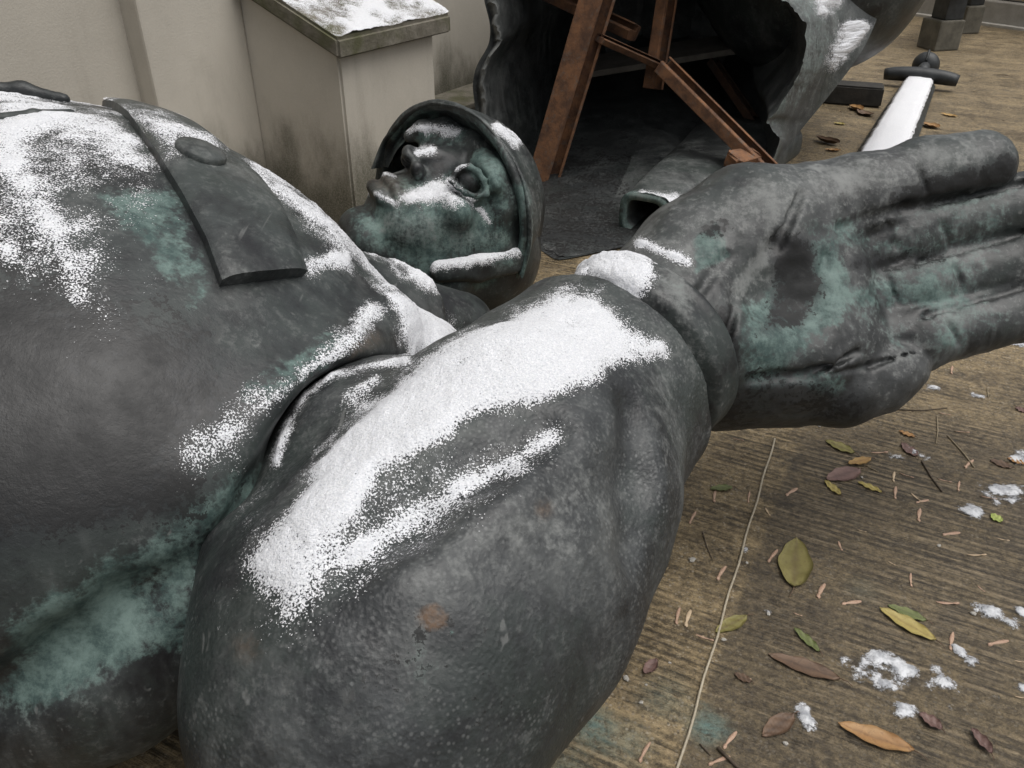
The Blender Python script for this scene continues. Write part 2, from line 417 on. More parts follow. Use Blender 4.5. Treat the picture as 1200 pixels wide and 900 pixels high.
BRONZE = mat_bronze(hammer=.0)
BRONZE_ARM = mat_bronze('hammered_bronze', (.016, .017, .018), (.047, .051, .052), .6, .42)
BRONZE_HAND = mat_bronze('crusted_bronze', (.016, .017, .017), (.062, .065, .065), .0, .8)
BRONZE_OLD = mat_bronze('dusty_grey_bronze', (.036, .039, .039), (.090, .096, .094), .0, .6)
SNOW = mat_snow(); SNOW2 = mat_solid_snow(); SLUSH = mat_slush()
GROUND = mat_concrete_ground(); PLASTER = mat_plaster(); STONE = mat_stone(); RUST = mat_rust(); RUST2 = mat_rust('dull_rusty_steel', .75)
BLACKM = mat_plain('black_painted_metal', (.010, .012, .013), (.028, .031, .032), 20, .5, .2)

# ------------------------------------------------------------------ setting: ground, walls
def sheet(name, c, sx, sy, mat, z=0.0):
    return mesh_obj(name, [(c[0]-sx, c[1]-sy, z), (c[0]+sx, c[1]-sy, z), (c[0]+sx, c[1]+sy, z), (c[0]-sx, c[1]+sy, z)], [(0, 1, 2, 3)], mat, smooth=False)
tag(sheet('ground', (0, 0), 150, 150, GROUND), 'brown ribbed concrete ground slab with worn dirty patches', kind='structure')

WD = Vector((.53, .848, 0)).normalized(); WN = Vector((WD.y, -WD.x, 0))      # along the house wall / out of it
W0 = Vector((-1.314, 4.14, 0))                                               # foot of the wall where the pier meets it
RW = Matrix((WD, WN, Vector((0, 0, 1)))).transposed()
def wbox(name, s0, s1, n0, n1, z0, z1, mat, parent, bevel=.006):
    bm = bmesh.new(); c = W0 + WD*((s0+s1)/2) + WN*((n0+n1)/2); c.z = (z0+z1)/2
    add_box(bm, c, (s1-s0, n1-n0, z1-z0), RW, bevel)
    return bm_obj(name, bm, mat, parent)
wall = empty('building_wall', W0, 'grey plastered building wall with shallow pilaster, moss stained at its foot', 'wall')
wbox('wall_face', -9, 9, -.5, 0, -.05, 3.4, PLASTER, wall, 0)
wbox('pilaster', -.54, .0, -.10, .11, -.05, 3.39, PLASTER, wall, .012)
wbox('wall_ledge', .775, 8.8, -.05, .31, -.05, .26, STONE, wall, .03)
pier = empty('buttress', W0+WN*.36, 'grey plastered buttress with sloping mossy stone cap under thin snow', 'buttress')
def hexa(name, pts, mat, parent, bevel=.004):
    bm = bmesh.new(); v = [bm.verts.new(p) for p in pts]
    for f in ((0, 3, 2, 1), (4, 5, 6, 7), (0, 1, 5, 4), (1, 2, 6, 5), (2, 3, 7, 6), (3, 0, 4, 7)): bm.faces.new([v[i] for i in f])
    bmesh.ops.recalc_face_normals(bm, faces=bm.faces)
    if bevel: bmesh.ops.bevel(bm, geom=list(bm.edges), offset=bevel, segments=2, affect='EDGES')
    return bm_obj(name, bm, mat, parent)
def WP(s, n, z): p = W0+WD*s+WN*n; p.z = z; return p
PZ0, PZ1 = .822, 1.113          # pier top at its outer face / at the wall
hexa('pier_body', [WP(0, -.05, -.05), WP(.685, -.05, -.05), WP(.685, .665, -.05), WP(0, .665, -.05),
                   WP(0, -.05, PZ1), WP(.685, -.05, PZ1), WP(.685, .665, PZ0), WP(0, .665, PZ0)], PLASTER, pier, .012)
def cap_top(s, n): return PZ1+.086 - (PZ1-PZ0)*(n+.05)/.715
hexa('coping_slab', [WP(-.055, -.02, cap_top(0, -.02)-.086), WP(.765, -.02, cap_top(0, -.02)-.086), WP(.765, .72, cap_top(0, .72)-.086), WP(-.055, .72, cap_top(0, .72)-.086),
                     WP(-.055, -.02, cap_top(0, -.02)), WP(.765, -.02, cap_top(0, -.02)), WP(.765, .72, cap_top(0, .72)), WP(-.055, .72, cap_top(0, .72))], STONE, pier, .012)

# ------------------------------------------------------------------ the fallen soldier: shapes
AZ = math.radians(53.69)
BA = np.array([math.cos(AZ), math.sin(AZ), 0]); BL = np.array([math.sin(AZ), -math.cos(AZ), 0]); BR = np.stack([BA, BL, [0, 0, 1]])
CC = np.array([-1.152, 1.614, .539])
def chest0(p): return sell(p, CC, (.807, .986, .569), BR)
def hit(f, u, v, t0=.6, t1=6.0):
    r = ray(u, v); t = t0
    for _ in range(200):
        d = float(f((CAM+t*r)[None])[0])
        if d < 5e-4: break
        t += d*.8
        if t > t1: return None
    return t
def on(f, u, v, sink=0.0):
    t = hit(f, u, v); return P(u, v, t+sink)
def grad(f, p):
    e = 2e-3; g = np.zeros_like(p)
    for k in range(3):
        d = np.zeros(3); d[k] = e; g[:, k] = (f(p+d)-f(p-d))/(2*e)
    return g/np.maximum(np.linalg.norm(g, axis=1, keepdims=True), 1e-9)

fold = [(on(chest0, u, v, s), r) for u, v, s, r in ((452, 372, .03, .05), (400, 440, .035, .06), (330, 490, .045, .06), (235, 560, .07, .06))]
groove = [(on(chest0, u, v, -.002), r) for u, v, r in ((215, 672, .018), (150, 712, .03), (75, 765, .036), (-20, 825, .036))]
groove2 = [(on(chest0, u, v, .0), r) for u, v, r in ((335, 520, .012), (300, 575, .02), (262, 640, .02))]
bulge = [(on(chest0, u, v, .13), .13) for u, v in ((225, 705), (130, 775), (-10, 850))]
shoulder = pc((480, 455, 2.10, 85), (470, 470, 1.95, 95))
armhole = [(P(455, 562, 1.22), M(146, 1.22)), (P(455, 562, 1.55), M(146, 1.55))]
def torso_f(p):
    d = chest0(p)
    d = smin(d, sell(p, CC-1.15*BA-np.array([0, 0, .02]), (1.2, .80, .52), BR), .12)
    d = smin(d, schain(p, shoulder), .16)
    d = smin(d, scap(p, CC+.5*BA-np.array([0,0,.1]), P(535, 385, 2.80), .28, .13), .10)
    d = smin(d, schain(p, bulge, .1), .05)
    d = smin(d, schain(p, fold, .06), .07)
    d = smax(d, -schain(p, groove, .04), .05)
    d = smax(d, -schain(p, groove2, .03), .04)
    d = smax(d, -schain(p, armhole, .05), .035)
    d = d + .010*(vnoise(p, 3.1, 3)-.5) + .005*(vnoise(p, 9, 4)-.5)
    return d
EL, WR = P(432, 742, 1.27), P(728, 444, 1.72)
sleeve_pts = [(P(440, 790, 1.22), .272), (P(470, 745, 1.25), .280), (P(538, 668, 1.35), .296), (P(604, 568, 1.47), .288), (P(654, 502, 1.58), .248), (P(698, 457, 1.67), .238), (P(722, 434, 1.71), .242)]
upper_pts = pc((560, 480, 2.0, 80), (458, 562, 1.50, 130), (440, 690, 1.36, 180))
AX = (WR-EL)/np.linalg.norm(WR-EL)
def sleeve0(p):
    d = schain(p, sleeve_pts, .03)
    d = smin(d, schain(p, upper_pts, .1), .02)
    d = smax(d, (p-P(710, 450, 1.69))@AX, .014)                     # cut open at the wrist
    return smin(d, schain(p, pc((320, 710, 1.18, 60), (290, 660, 1.27, 42)), .04), .09)
def surf_chain(f, *lst): return [(on(f, u, v, r*.35-s_), r) for (u, v, r, s_) in lst]
sl_g1 = surf_chain(sleeve0, (640, 505, .02, .018), (560, 540, .035, .024), (480, 590, .04, .024), (420, 640, .03, .02))
sl_g2 = surf_chain(sleeve0, (745, 480, .02, .012), (755, 560, .03, .016), (745, 640, .02, .014))
sl_r = surf_chain(sleeve0, (655, 525, .03, -.022), (560, 580, .04, -.025), (460, 650, .04, -.025))
def sleeve_f(p):
    d = sleeve0(p)
    d = smin(d, schain(p, sl_r, .05), .07)
    d = smax(d, -schain(p, sl_g1, .05), .06)
    d = smax(d, -schain(p, sl_g2, .04), .05)
    d = d + .010*(vnoise(p, 4.5, 5)-.5) + .007*(vnoise(p, 14, 6)-.5)
    return d
CP = P(738, 424, 1.75)
def cuff_f(p):
    q = p-CP; h = q@AX; r = np.sqrt(np.maximum((q*q).sum(1)-h*h, 1e-9))
    d = smax(r-(.208+.008*np.cos(h*14)-.05*h-.035*np.exp(-((h+.045)/.016)**2)), np.abs(h+.01)-.075, .03)
    d = smin(d, np.sqrt((r-.207)**2+(h-.050)**2)-.009, .02)
    d = d + .008*(vnoise(p, 8, 8)-.5)
    return d
def hand0(p):
    d = schain(p, pc((770, 388, 1.84, 102), (850, 392, 1.90, 100)), .05)                               # wrist
    d = smin(d, schain(p, pc((850, 375, 1.92, 95), (940, 335, 1.95, 78)), .05), .08)                   # palm
    d = smin(d, schain(p, pc((850, 415, 1.90, 85), (930, 412, 1.91, 82), (980, 410, 1.92, 62)), .05), .06)  # heel of the hand
    d = smin(d, schain(p, pc((810, 305, 1.86, 72), (880, 272, 1.90, 74), (930, 262, 1.92, 62)), .05), .06)  # thumb mound
    d = smin(d, schain(p, pc((930, 255, 1.93, 58), (1010, 232, 1.93, 50), (1085, 208, 1.94, 44), (1148, 193, 1.95, 40)), .03), .035)   # thumb
    fi = schain(p, pc((950, 315, 1.96, 50), (1060, 274, 1.95, 39), (1200, 241, 1.97, 36), (1310, 214, 2.0, 30)), .03)
    fm = schain(p, pc((950, 365, 1.96, 50), (1070, 338, 1.94, 39), (1205, 303, 1.95, 37), (1350, 266, 1.98, 30)), .03)
    fr = schain(p, pc((950, 405, 1.94, 48), (1075, 394, 1.91, 39), (1205, 362, 1.92, 36), (1320, 334, 1.95, 29)), .03)
    fp = schain(p, pc((890, 440, 1.89, 56), (985, 448, 1.88, 50), (1030, 440, 1.88, 42), (1058, 430, 1.88, 30)), .03)
    for x, kk in ((fm, .02), (fi, .008), (fr, .008), (fp, .008)): d = smin(d, x, kk)
    return d
hg = [surf_chain(hand0, *c) for c in (
    ((985, 268, .012, .0), (1060, 244, .012, 0), (1130, 228, .012, 0)),
    ((940, 225, .008, 0), (912, 285, .014, 0), (866, 345, .012, 0), (850, 400, .010, 0)),
    ((880, 445, .010, 0), (950, 438, .012, 0), (1005, 412, .010, 0)), ((850, 300, .012, 0), (815, 350, .012, 0)),
    ((1105, 262, .006, 0), (1112, 286, .006, 0)), ((1118, 312, .006, 0), (1126, 338, .006, 0)), ((1112, 378, .006, 0), (1122, 402, .006, 0)), ((1075, 195, .006, 0), (1085, 225, .006, 0)),
    ((968, 300, .007, 0), (960, 350, .009, 0), (945, 390, .008, 0)), ((1040, 262, .006, 0), (1050, 290, .006, 0)), ((1040, 325, .006, 0), (1050, 355, .006, 0)))]
hdeep = [surf_chain(hand0, *c) for c in (((985, 262, .006, .008), (1060, 246, .009, -.004), (1140, 230, .010, -.014), (1205, 214, .010, -.012)), ((1000, 318, .006, .008), (1080, 306, .009, -.004), (1200, 273, .010, -.014)),
    ((1012, 382, .006, .008), (1090, 368, .009, -.004), (1205, 334, .010, -.014)), ((965, 440, .005, .008), (1020, 428, .007, .0), (1070, 415, .008, -.004)))]
hollow = surf_chain(hand0, (910, 340, .05, .038), (945, 345, .05, .038))
def hand_f(p):
    d = hand0(p)
    d = smax(d, -schain(p, hollow, .05), .09)
    for g in hg: d = smax(d, -schain(p, g, .02), .012)
    for g in hdeep: d = smax(d, -schain(p, g, .01), .007)
    d = d + .006*(vnoise(p, 11, 9)-.5) + .004*(vnoise(p, 26, 10)-.5) + .003*(vnoise(p, 60, 11)-.5)
    return d

# head: local frame (x = his left, y = crown, z = out of the face), unit = half a head
HC2 = P(513, 251, 3.10); HS2 = .388
hu = np.array([.66, .74, .10]); hu /= np.linalg.norm(hu)
hf = np.array([-.34, .12, .93]); hf -= hu*(hf@hu); hf /= np.linalg.norm(hf)
hl = np.cross(hu, hf); ROLL = math.radians(41); hf = hf*math.cos(ROLL)+hl*math.sin(ROLL); hl = np.cross(hu, hf); HR2 = np.stack([hl, hu, hf])          # helmet, pushed back
HC = P(540, 269, 3.10); HS = .418
hu = np.array([.884, .370, .286]); hu /= np.linalg.norm(hu)
hf = np.array([-.238, -.170, .956]); hf -= hu*(hf@hu); hf /= np.linalg.norm(hf)
hl = np.cross(hu, hf); HR = np.stack([hl, hu, hf])
def toloc(p): return ((p-HC)@HR.T)/HS
def toworld(q): return HC + (np.asarray(q)*HS)@HR
def head_f(p):
    q = toloc(p); A = np.array
    d = sell(q, (0, .08, -.22), (.58, .60, .70))
    d = smin(d, sell(q, (0, .36, .26), (.50, .38, .40)), .10)                    # forehead
    d = smin(d, sell(q, (0, -.20, .10), (.555, .74, .56)), .12)
    for s in (-1, 1):
        d = smin(d, scap(q, (s*.44, -.30, -.15), (s*.14, -.82, .34), .19, .17), .10)
        d = smin(d, sell(q, (s*.40, -.09, .42), (.20, .14, .16)), .10)
        d = smin(d, sell(q, (s*.30, -.40, .40), (.20, .24, .18)), .12)
    d = smin(d, sell(q, (0, -.82, .40), (.22, .16, .16)), .10)
    d = smin(d, sell(q, (0, -.46, .49), (.30, .20, .20)), .09)                    # muzzle
    for s in (-1, 1):
        d = smin(d, sell(q, (s*.26, .285, .52), (.27, .09, .12)), .11)             # brow
        d = smax(d, -sell(q, (s*.285, .09, .72), (.235, .165, .22)), .04)           # socket
    d = smin(d, scap(q, (0, .27, .57), (0, -.13, .82), .058, .080), .045)            # nose
    d = smin(d, sell(q, (0, -.05, .60), (.165, .24, .15)), .06)
    d = smin(d, sell(q, (0, -.195, .835), (.098, .080, .080)), .03)
    for s in (-1, 1):
        e = A((s*.285, .065, .455)); r = np.sqrt(((q-e)**2).sum(1)); y = q[:, 1]-e[1]; xx = (q[:, 0]-e[0])*s
        d = smin(d, r-.152, .006)                                                 # eyeball
        up = smax(r-.184, -(y-.060+xx*xx*2.2), .006); lo = smax(r-.178, y+.095-xx*xx*1.8, .006)
        d = smin(d, up, .010); d = smin(d, lo, .012)                                # lids
        d = smin(d, sell(q, (s*.12, -.215, .745), (.060, .064, .075)), .04)
        d = smax(d, -sell(q, (s*.062, -.28, .785), (.036, .05, .06)), .010)
        d = smax(d, -schain(q, [(A((s*.195, -.21, .745)), .016), (A((s*.30, -.36, .66)), .022), (A((s*.33, -.52, .55)), .014)], .02), .035)
    d = smax(d, -scap(q, (0, -.30, .76), (0, -.39, .745), .022, .028), .025)
    d = smin(d, schain(q, [(A((-.25, -.505, .565)), .022), (A((-.12, -.435, .675)), .045), (A((0, -.455, .70)), .042), (A((.12, -.435, .675)), .045), (A((.25, -.505, .565)), .022)], .02), .04)
    d = smin(d, schain(q, [(A((-.24, -.515, .565)), .022), (A((-.10, -.575, .655)), .060), (A((.10, -.575, .655)), .060), (A((.24, -.515, .565)), .022)], .02), .04)
    d = smax(d, -schain(q, [(A((-.27, -.512, .60)), .012), (A((-.12, -.502, .725)), .014), (A((0, -.512, .745)), .014), (A((.12, -.502, .725)), .014), (A((.27, -.512, .60)), .012)], .01), .012)
    d = smax(d, -sell(q, (0, -.685, .70), (.20, .045, .10)), .05)
    d = smin(d, scap(q, (0, -.50, -.12), (.05, -1.05, -.45), .44, .42), .10)          # neck
    d = d + .008*(vnoise(q, 9, 3)-.5)
    return d*HS
BROW = [(480, 160, 3.06, 7), (496, 152, 3.04, 10), (522, 150, 3.02, 11), (556, 166, 2.985, 11), (578, 202, 2.875, 10), (587, 248, 2.915, 10), (586, 285, 2.96, 10)]
brow_ch = pc(*BROW); fore_c = P(532, 198, 3.12); fore_r = (.150, .20, .155)
head_base = head_f
def head_f(p):
    d = head_base(p)
    d = smin(d, sell(p, fore_c, fore_r), .05)
    d = smin(d, schain(p, brow_ch, .03), .035)
    return d
head_mass = head_f
E0 = hit(head_mass, 549, 213); E1 = hit(head_mass, 497, 172)
lid_u = pc((529, 211, E0-.010, 2.8), (534, 203, E0-.010, 3), (542, 197, E0-.013, 3.4), (551, 196, E0-.014, 3.6), (560, 201, E0-.012, 3.6), (566, 211, E0-.008, 3.4), (570, 227, E0+.002, 2.5))
lid_l = pc((529, 211, E0-.010, 2.8), (536, 219, E0-.012, 3), (546, 226, E0-.012, 3), (558, 230, E0-.010, 3), (570, 228, E0-.002, 2.8))
ball = (P(549, 213, E0+.036), M(15, 3.0))
def head_f(p):
    d = head_mass(p)
    d = smax(d, -sell(p, P(549, 213, E0-.01), (M(22, 3), M(20, 3), M(17, 3))), .02)
    d = smax(d, -sell(p, P(498, 173, E1-.006), (M(15, 3), M(16, 3), M(9, 3))), .03)
    d = smin(d, np.sqrt(((p-ball[0])**2).sum(1))-ball[1], .004)
    d = smin(d, schain(p, lid_u, .01), .018)
    return smin(d, schain(p, lid_l, .01), .018)
HT = math.radians(-6)
def helmet_f(p):
    q = ((p-HC2)@HR2.T)/HS2
    y = q[:, 1]*math.cos(HT)+q[:, 2]*math.sin(HT); z = -q[:, 1]*math.sin(HT)+q[:, 2]*math.cos(HT); x = q[:, 0]
    Q = np.stack([x, y, z], 1)
    fl = np.clip((.60-y)/.45, 0, 1)**2                           # flare towards the rim
    S = Q.copy(); S[:, 0] /= 1+.10*fl; S[:, 2] /= 1+.12*fl
    out = sell(S, (0, .22, -.06), (.90, .92, 1.00)); inn = sell(S, (0, .22, -.06), (.82, .85, .92))
    d = smax(out, -inn, .02); d = smax(d, .13-y, .03)
    rr = np.sqrt((x/1.0)**2+((z+.06)/1.12)**2)
    d = smin(d, np.sqrt(((rr-.965)*1.0)**2+(y-.14)**2)-.032, .03)
    d = d + .010*(vnoise(Q, 6, 4)-.5)
    return d*HS2
strap_pts = [(on(head_f, 604, 306), .044), (on(head_f, 560, 315), .046), (on(head_f, 516, 319), .036)]
def strap_f(p):
    d = schain(p, strap_pts, .02)
    return smax(d, np.abs(head_f(p))-.030, .012)
collar_pts = pc((392, 296, 2.45, 20), (425, 296, 2.47, 21), (462, 316, 2.47, 21), (497, 346, 2.48, 20), (530, 385, 2.45, 18))
def collar_f(p): return smax(schain(p, [(a, .085) for a, _ in collar_pts], .03), np.abs(torso_f(p)-.008)-.026, .018) + .006*(vnoise(p, 9, 2)-.5)

# ------------------------------------------------------------------ surface painting: polygons given as photo pixels, evaluated on the points of the shape
def poly_sd(U, W_, poly):
    poly = np.asarray(poly, float); n = len(poly); ins = np.zeros(len(U), bool); best = np.full(len(U), 1e9)
    for i in range(n):
        a, b = poly[i], poly[(i+1) % n]; ab = b-a
        t = np.clip(((U-a[0])*ab[0]+(W_-a[1])*ab[1])/max(ab@ab, 1e-9), 0, 1)
        best = np.minimum(best, np.hypot(U-a[0]-t*ab[0], W_-a[1]-t*ab[1]))
        c = ((a[1] > W_) != (b[1] > W_)) & (U < (b[0]-a[0])*(W_-a[1])/((b[1]-a[1]) if b[1] != a[1] else 1e-9)+a[0])
        ins ^= c
    return np.where(ins, best, -best)
def line_sd(U, W_, pts, r):
    best = np.full(len(U), 1e9); pts = np.asarray(pts, float)
    if len(pts) == 1: return r-np.hypot(U-pts[0, 0], W_-pts[0, 1])
    for a, b in zip(pts[:-1], pts[1:]):
        ab = b-a; t = np.clip(((U-a[0])*ab[0]+(W_-a[1])*ab[1])/max(ab@ab, 1e-9), 0, 1)
        best = np.minimum(best, np.hypot(U-a[0]-t*ab[0], W_-a[1]-t*ab[1]))
    return r-best
def smooth01(x, a, b): t = np.clip((x-a)/(b-a), 0, 1); return t*t*(3-2*t)
def paint(V, strokes, sm_=1.0):
    """strokes: ('poly'|'line', points, radius, softness, strength) -> 0..1 per vertex"""
    U, W_, _ = proj(V); m = np.zeros(len(V))
    jit = (fbm(V, 14, 3, 21)-.5)
    for kind, pts, r, soft, st in strokes:
        soft = soft*sm_
        s = poly_sd(U, W_, pts) if kind == 'poly' else line_sd(U, W_, pts, r)
        if kind == 'cut':
            s = poly_sd(U, W_, pts); m = m*(1-st*smooth01(s+jit*soft*1.6, -soft, soft)); continue
        m = np.maximum(m, st*smooth01(s+jit*soft*1.6, -soft, soft))
    return m
SNOW_PARTS = []
def snow_on(name, V, Q, strokes, label, T=.010, nzmin=-.05, sub=1, extra=None, edge=.34, softk=2.2):
    N = vnormals(V, Q); m = paint(V, strokes, softk)
    if extra is not None: m = np.maximum(m, extra(V, N))
    m = m*smooth01(N[:, 2], nzmin, nzmin+.25)
    keepv = m > .004; fq = keepv[Q].any(1); q = Q[fq]
    if not len(q): return None
    ids, inv = np.unique(q, return_inverse=True); v = V[ids]; n = N[ids]; mm = m[ids]; q = inv.reshape(-1, 4)
    for _ in range(sub): v, q, (n, mm) = subdivide(v, q, [n, mm])
    h = (mm-.5)*.95+edge*1.9*(fbm(v, 24, 4, 31)-.5)
    off = np.clip(h+.05, -.1, .6)*2.6*T + T*.35*(vnoise(v, 150, 11)-.5)
    dirv = n*.7+np.array([0, 0, .3]); dirv /= np.linalg.norm(dirv, axis=1, keepdims=True)
    v = v+dirv*np.maximum(off, .0012)[:, None]
    return v, q, h

root = empty('fallen_statue', (float(CC[0]), float(CC[1]), 0.0), 'huge dark bronze soldier statue lying on its back, open palm raised beside helmeted head', 'statue')
def statue_part(name, f, lo, hi, cell, mat, parent, green=(), dark=(), pale=(), rust=()):
    V, Q = snets(f, lo, hi, cell)
    o = fast_obj(name, V, Q, mat, parent, {'green': paint(V, green), 'dark': paint(V, dark), 'pale': paint(V, pale), 'rust': paint(V, rust)})
    return V, Q, o
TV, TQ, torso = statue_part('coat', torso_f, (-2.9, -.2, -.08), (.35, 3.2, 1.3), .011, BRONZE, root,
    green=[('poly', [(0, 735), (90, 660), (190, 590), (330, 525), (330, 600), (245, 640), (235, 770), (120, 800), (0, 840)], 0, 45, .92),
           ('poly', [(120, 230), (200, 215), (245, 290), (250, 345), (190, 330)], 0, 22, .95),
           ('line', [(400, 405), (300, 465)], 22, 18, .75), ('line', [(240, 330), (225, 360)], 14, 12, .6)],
    dark=[('poly', [(-60, 290), (90, 330), (210, 400), (250, 470), (215, 590), (80, 630), (-60, 680)], 0, 75, 1.0)],  # dark surroundings mirrored in the chest, painted into the colour
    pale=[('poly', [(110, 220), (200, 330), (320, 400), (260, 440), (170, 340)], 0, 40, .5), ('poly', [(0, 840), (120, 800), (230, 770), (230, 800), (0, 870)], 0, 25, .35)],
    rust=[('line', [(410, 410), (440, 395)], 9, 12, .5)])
SV, SQ, sleeve = statue_part('sleeve', sleeve_f, (-.75, .3, -.05), (.75, 2.25, 1.05), .0085, BRONZE_ARM, root,
    green=[('line', [(440, 780), (500, 800)], 40, 60, .28), ('line', [(530, 741)], 4, 4, .9)],
    dark=[('line', [(480, 770), (560, 800)], 60, 60, .25), ('line', [(480, 770)], 40, 40, .35)],
    pale=[('line', [(480, 690), (640, 600), (740, 480)], 45, 60, .42), ('line', [(430, 760)], 50, 40, .35)],
    rust=[('line', [(508, 723)], 15, 2, .9), ('line', [(290, 760)], 14, 14, .35), ('line', [(637, 596)], 7, 7, .55)])
CV, CQ, cuff = statue_part('cuff', cuff_f, CP-.36, CP+.36, .006, BRONZE, root,
    green=[('line', [(800, 350), (790, 420)], 30, 30, .35)], dark=[('line', [(800, 450), (805, 520)], 18, 25, .5)],
    pale=[('line', [(790, 340), (815, 420), (810, 500)], 28, 25, .65)])
AV, AQ, hand = statue_part('hand', hand_f, P(690, 400, 1.9)-np.array([.1, .35, .45]), P(1200, 300, 1.98)+np.array([.45, .45, .40]), .0062, BRONZE_HAND, root,
    green=[('poly', [(815, 275), (840, 260), (855, 300), (815, 320)], 0, 8, 1.0), ('poly', [(870, 360), (930, 300), (980, 280), (1010, 340), (990, 370), (940, 420), (880, 460), (860, 420)], 0, 22, 1.0), ('poly', [(990, 260), (1200, 220), (1200, 400), (1000, 440)], 0, 30, .45),
           ('line', [(1000, 345), (1090, 345)], 20, 18, .7), ('line', [(1060, 255), (1200, 220)], 7, 9, .55), ('line', [(880, 440), (980, 450)], 18, 18, .8), ('line', [(960, 270), (1060, 290)], 14, 16, .6)],
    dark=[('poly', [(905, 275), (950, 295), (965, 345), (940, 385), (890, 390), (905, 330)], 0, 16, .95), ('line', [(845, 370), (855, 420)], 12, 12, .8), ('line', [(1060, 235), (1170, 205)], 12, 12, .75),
          ('line', [(850, 470), (1000, 480)], 25, 25, .55), ('line', [(1000, 310), (1100, 300)], 9, 9, .6), ('line', [(830, 270), (850, 265)], 8, 8, .6), ('line', [(1180, 195)], 12, 8, .8)],  # creases between fingers and underside also darkened as painted shade; rest is crust
    pale=[('poly', [(850, 215), (960, 190), (1160, 155), (1180, 180), (1000, 235), (880, 260)], 0, 18, .7), ('line', [(905, 240), (895, 300), (865, 340)], 12, 10, .85), ('poly', [(760, 290), (830, 225), (880, 225), (840, 330), (800, 330)], 0, 16, .5), ('line', [(1010, 330), (1200, 280)], 10, 10, .5), ('line', [(1020, 395), (1200, 350)], 10, 10, .45), ('line', [(1080, 250), (1200, 215)], 8, 8, .55), ('line', [(900, 465), (960, 468)], 10, 12, .35)])
HV, HQ, head = statue_part('head', head_f, HC-.54, HC+.54, .0056, BRONZE, root,
    green=[('poly', [(400, 240), (520, 200), (600, 160), (605, 280), (590, 340), (480, 330), (410, 270)], 0, 25, .8), ('line', [(560, 190), (585, 240)], 18, 16, .9), ('line', [(500, 165), (540, 160)], 12, 12, .7)],
    dark=[('line', [(505, 175), (515, 200)], 8, 8, .6), ('line', [(540, 206), (556, 220)], 8, 6, .75), ('line', [(474, 190), (482, 202)], 6, 5, .8)],
    pale=[('poly', [(420, 240), (520, 240), (590, 280), (540, 300), (460, 290)], 0, 20, .65), ('line', [(500, 260), (520, 280)], 22, 18, .6), ('line', [(430, 205), (460, 200)], 10, 10, .3)], rust=[('line', [(440, 205), (470, 225)], 12, 14, .3)])  # pale patina, strengthened to paint brightness back into the shaded face
MV, MQ, helmet = statue_part('helmet', helmet_f, HC2-.65, HC2+.75, .0085, BRONZE, root,
    green=[('poly', [(585, 190), (612, 220), (620, 320), (600, 340), (590, 260)], 0, 14, 1.0), ('poly', [(440, 170), (470, 135), (510, 122), (570, 145), (600, 200), (560, 185), (480, 160)], 0, 12, .6)],
    pale=[('line', [(620, 200), (635, 280)], 16, 18, .3)])
# flared brim between the face and the helmet rim
RIM = [(438, 198, 3.22), (450, 165, 3.17), (478, 132, 3.02), (507, 120, 2.93), (545, 130, 2.85), (573, 150, 2.82), (599, 184, 2.85), (613, 214, 2.86), (619, 250, 2.88), (619, 290, 2.95), (610, 322, 3.00)]
def resamp(A, n):
    A = np.asarray(A, float); s = np.r_[0, np.cumsum(np.linalg.norm(np.diff(A, axis=0), axis=1))]; t_ = np.linspace(0, s[-1], n)
    return np.stack([np.interp(t_, s, A[:, k]) for k in range(3)], 1)
nb = 60
ra = resamp([P(455, 196, 3.22), P(466, 174, 3.14)]+[P(u, v, d+.03) for u, v, d, _ in BROW]+[P(588, 318, 3.02)], nb); rb = resamp([P(u, v, d) for u, v, d in RIM], nb)
for _ in range(3):
    ra[1:-1] = .25*ra[:-2]+.5*ra[1:-1]+.25*ra[2:]; rb[1:-1] = .25*rb[:-2]+.5*rb[1:-1]+.25*rb[2:]
prof_ = []
for k in range(9):
    t_ = k/8; q = ra*(1-t_)+rb*t_; prof_.append(q+np.array([0, .05, -.01])*math.sin(math.pi*t_))
prof_.append(rb+(rb-rb.mean(0))*.035); prof_.append(rb+(rb-rb.mean(0))*.03+np.array([.008, .03, 0])); prof_ += [q+np.array([.012, .035, -.004]) for q in prof_[7::-1]]
BV = np.concatenate(prof_); nr_ = len(prof_)
BV = BV+(.006*(vnoise(BV, 14, 2)-.5))[:, None]
BQ = np.array([(r*nb+i, r*nb+i+1, (r+1)*nb+i+1, (r+1)*nb+i) for r in range(nr_-1) for i in range(nb-1)])
if ((vnormals(BV, BQ)*(CAM-BV)).sum(1)[nb*3:nb*5]).mean() < 0: BQ = BQ[:, ::-1]
fast_obj('brim', BV, BQ, BRONZE, helmet, {'green': paint(BV, [('poly', [(580, 170), (615, 210), (628, 330), (595, 330), (590, 260)], 0, 12, .85), ('line', [(460, 165), (510, 135), (560, 150)], 12, 12, .5)]), 'dark': np.zeros(len(BV)), 'pale': paint(BV, [('line', [(507, 119), (573, 149), (615, 214), (622, 290)], 4, 4, .6)]), 'rust': np.zeros(len(BV))})
KV, KQ, strap = statue_part('chin_strap', strap_f, HC-.5, HC+.5, .006, BRONZE, root, green=[('line', [(540, 312), (600, 305)], 10, 10, .55)])
LV, LQ, collar = statue_part('collar', collar_f, (-.9, 1.6, .2), (.2, 2.9, 1.1), .009, BRONZE, root)

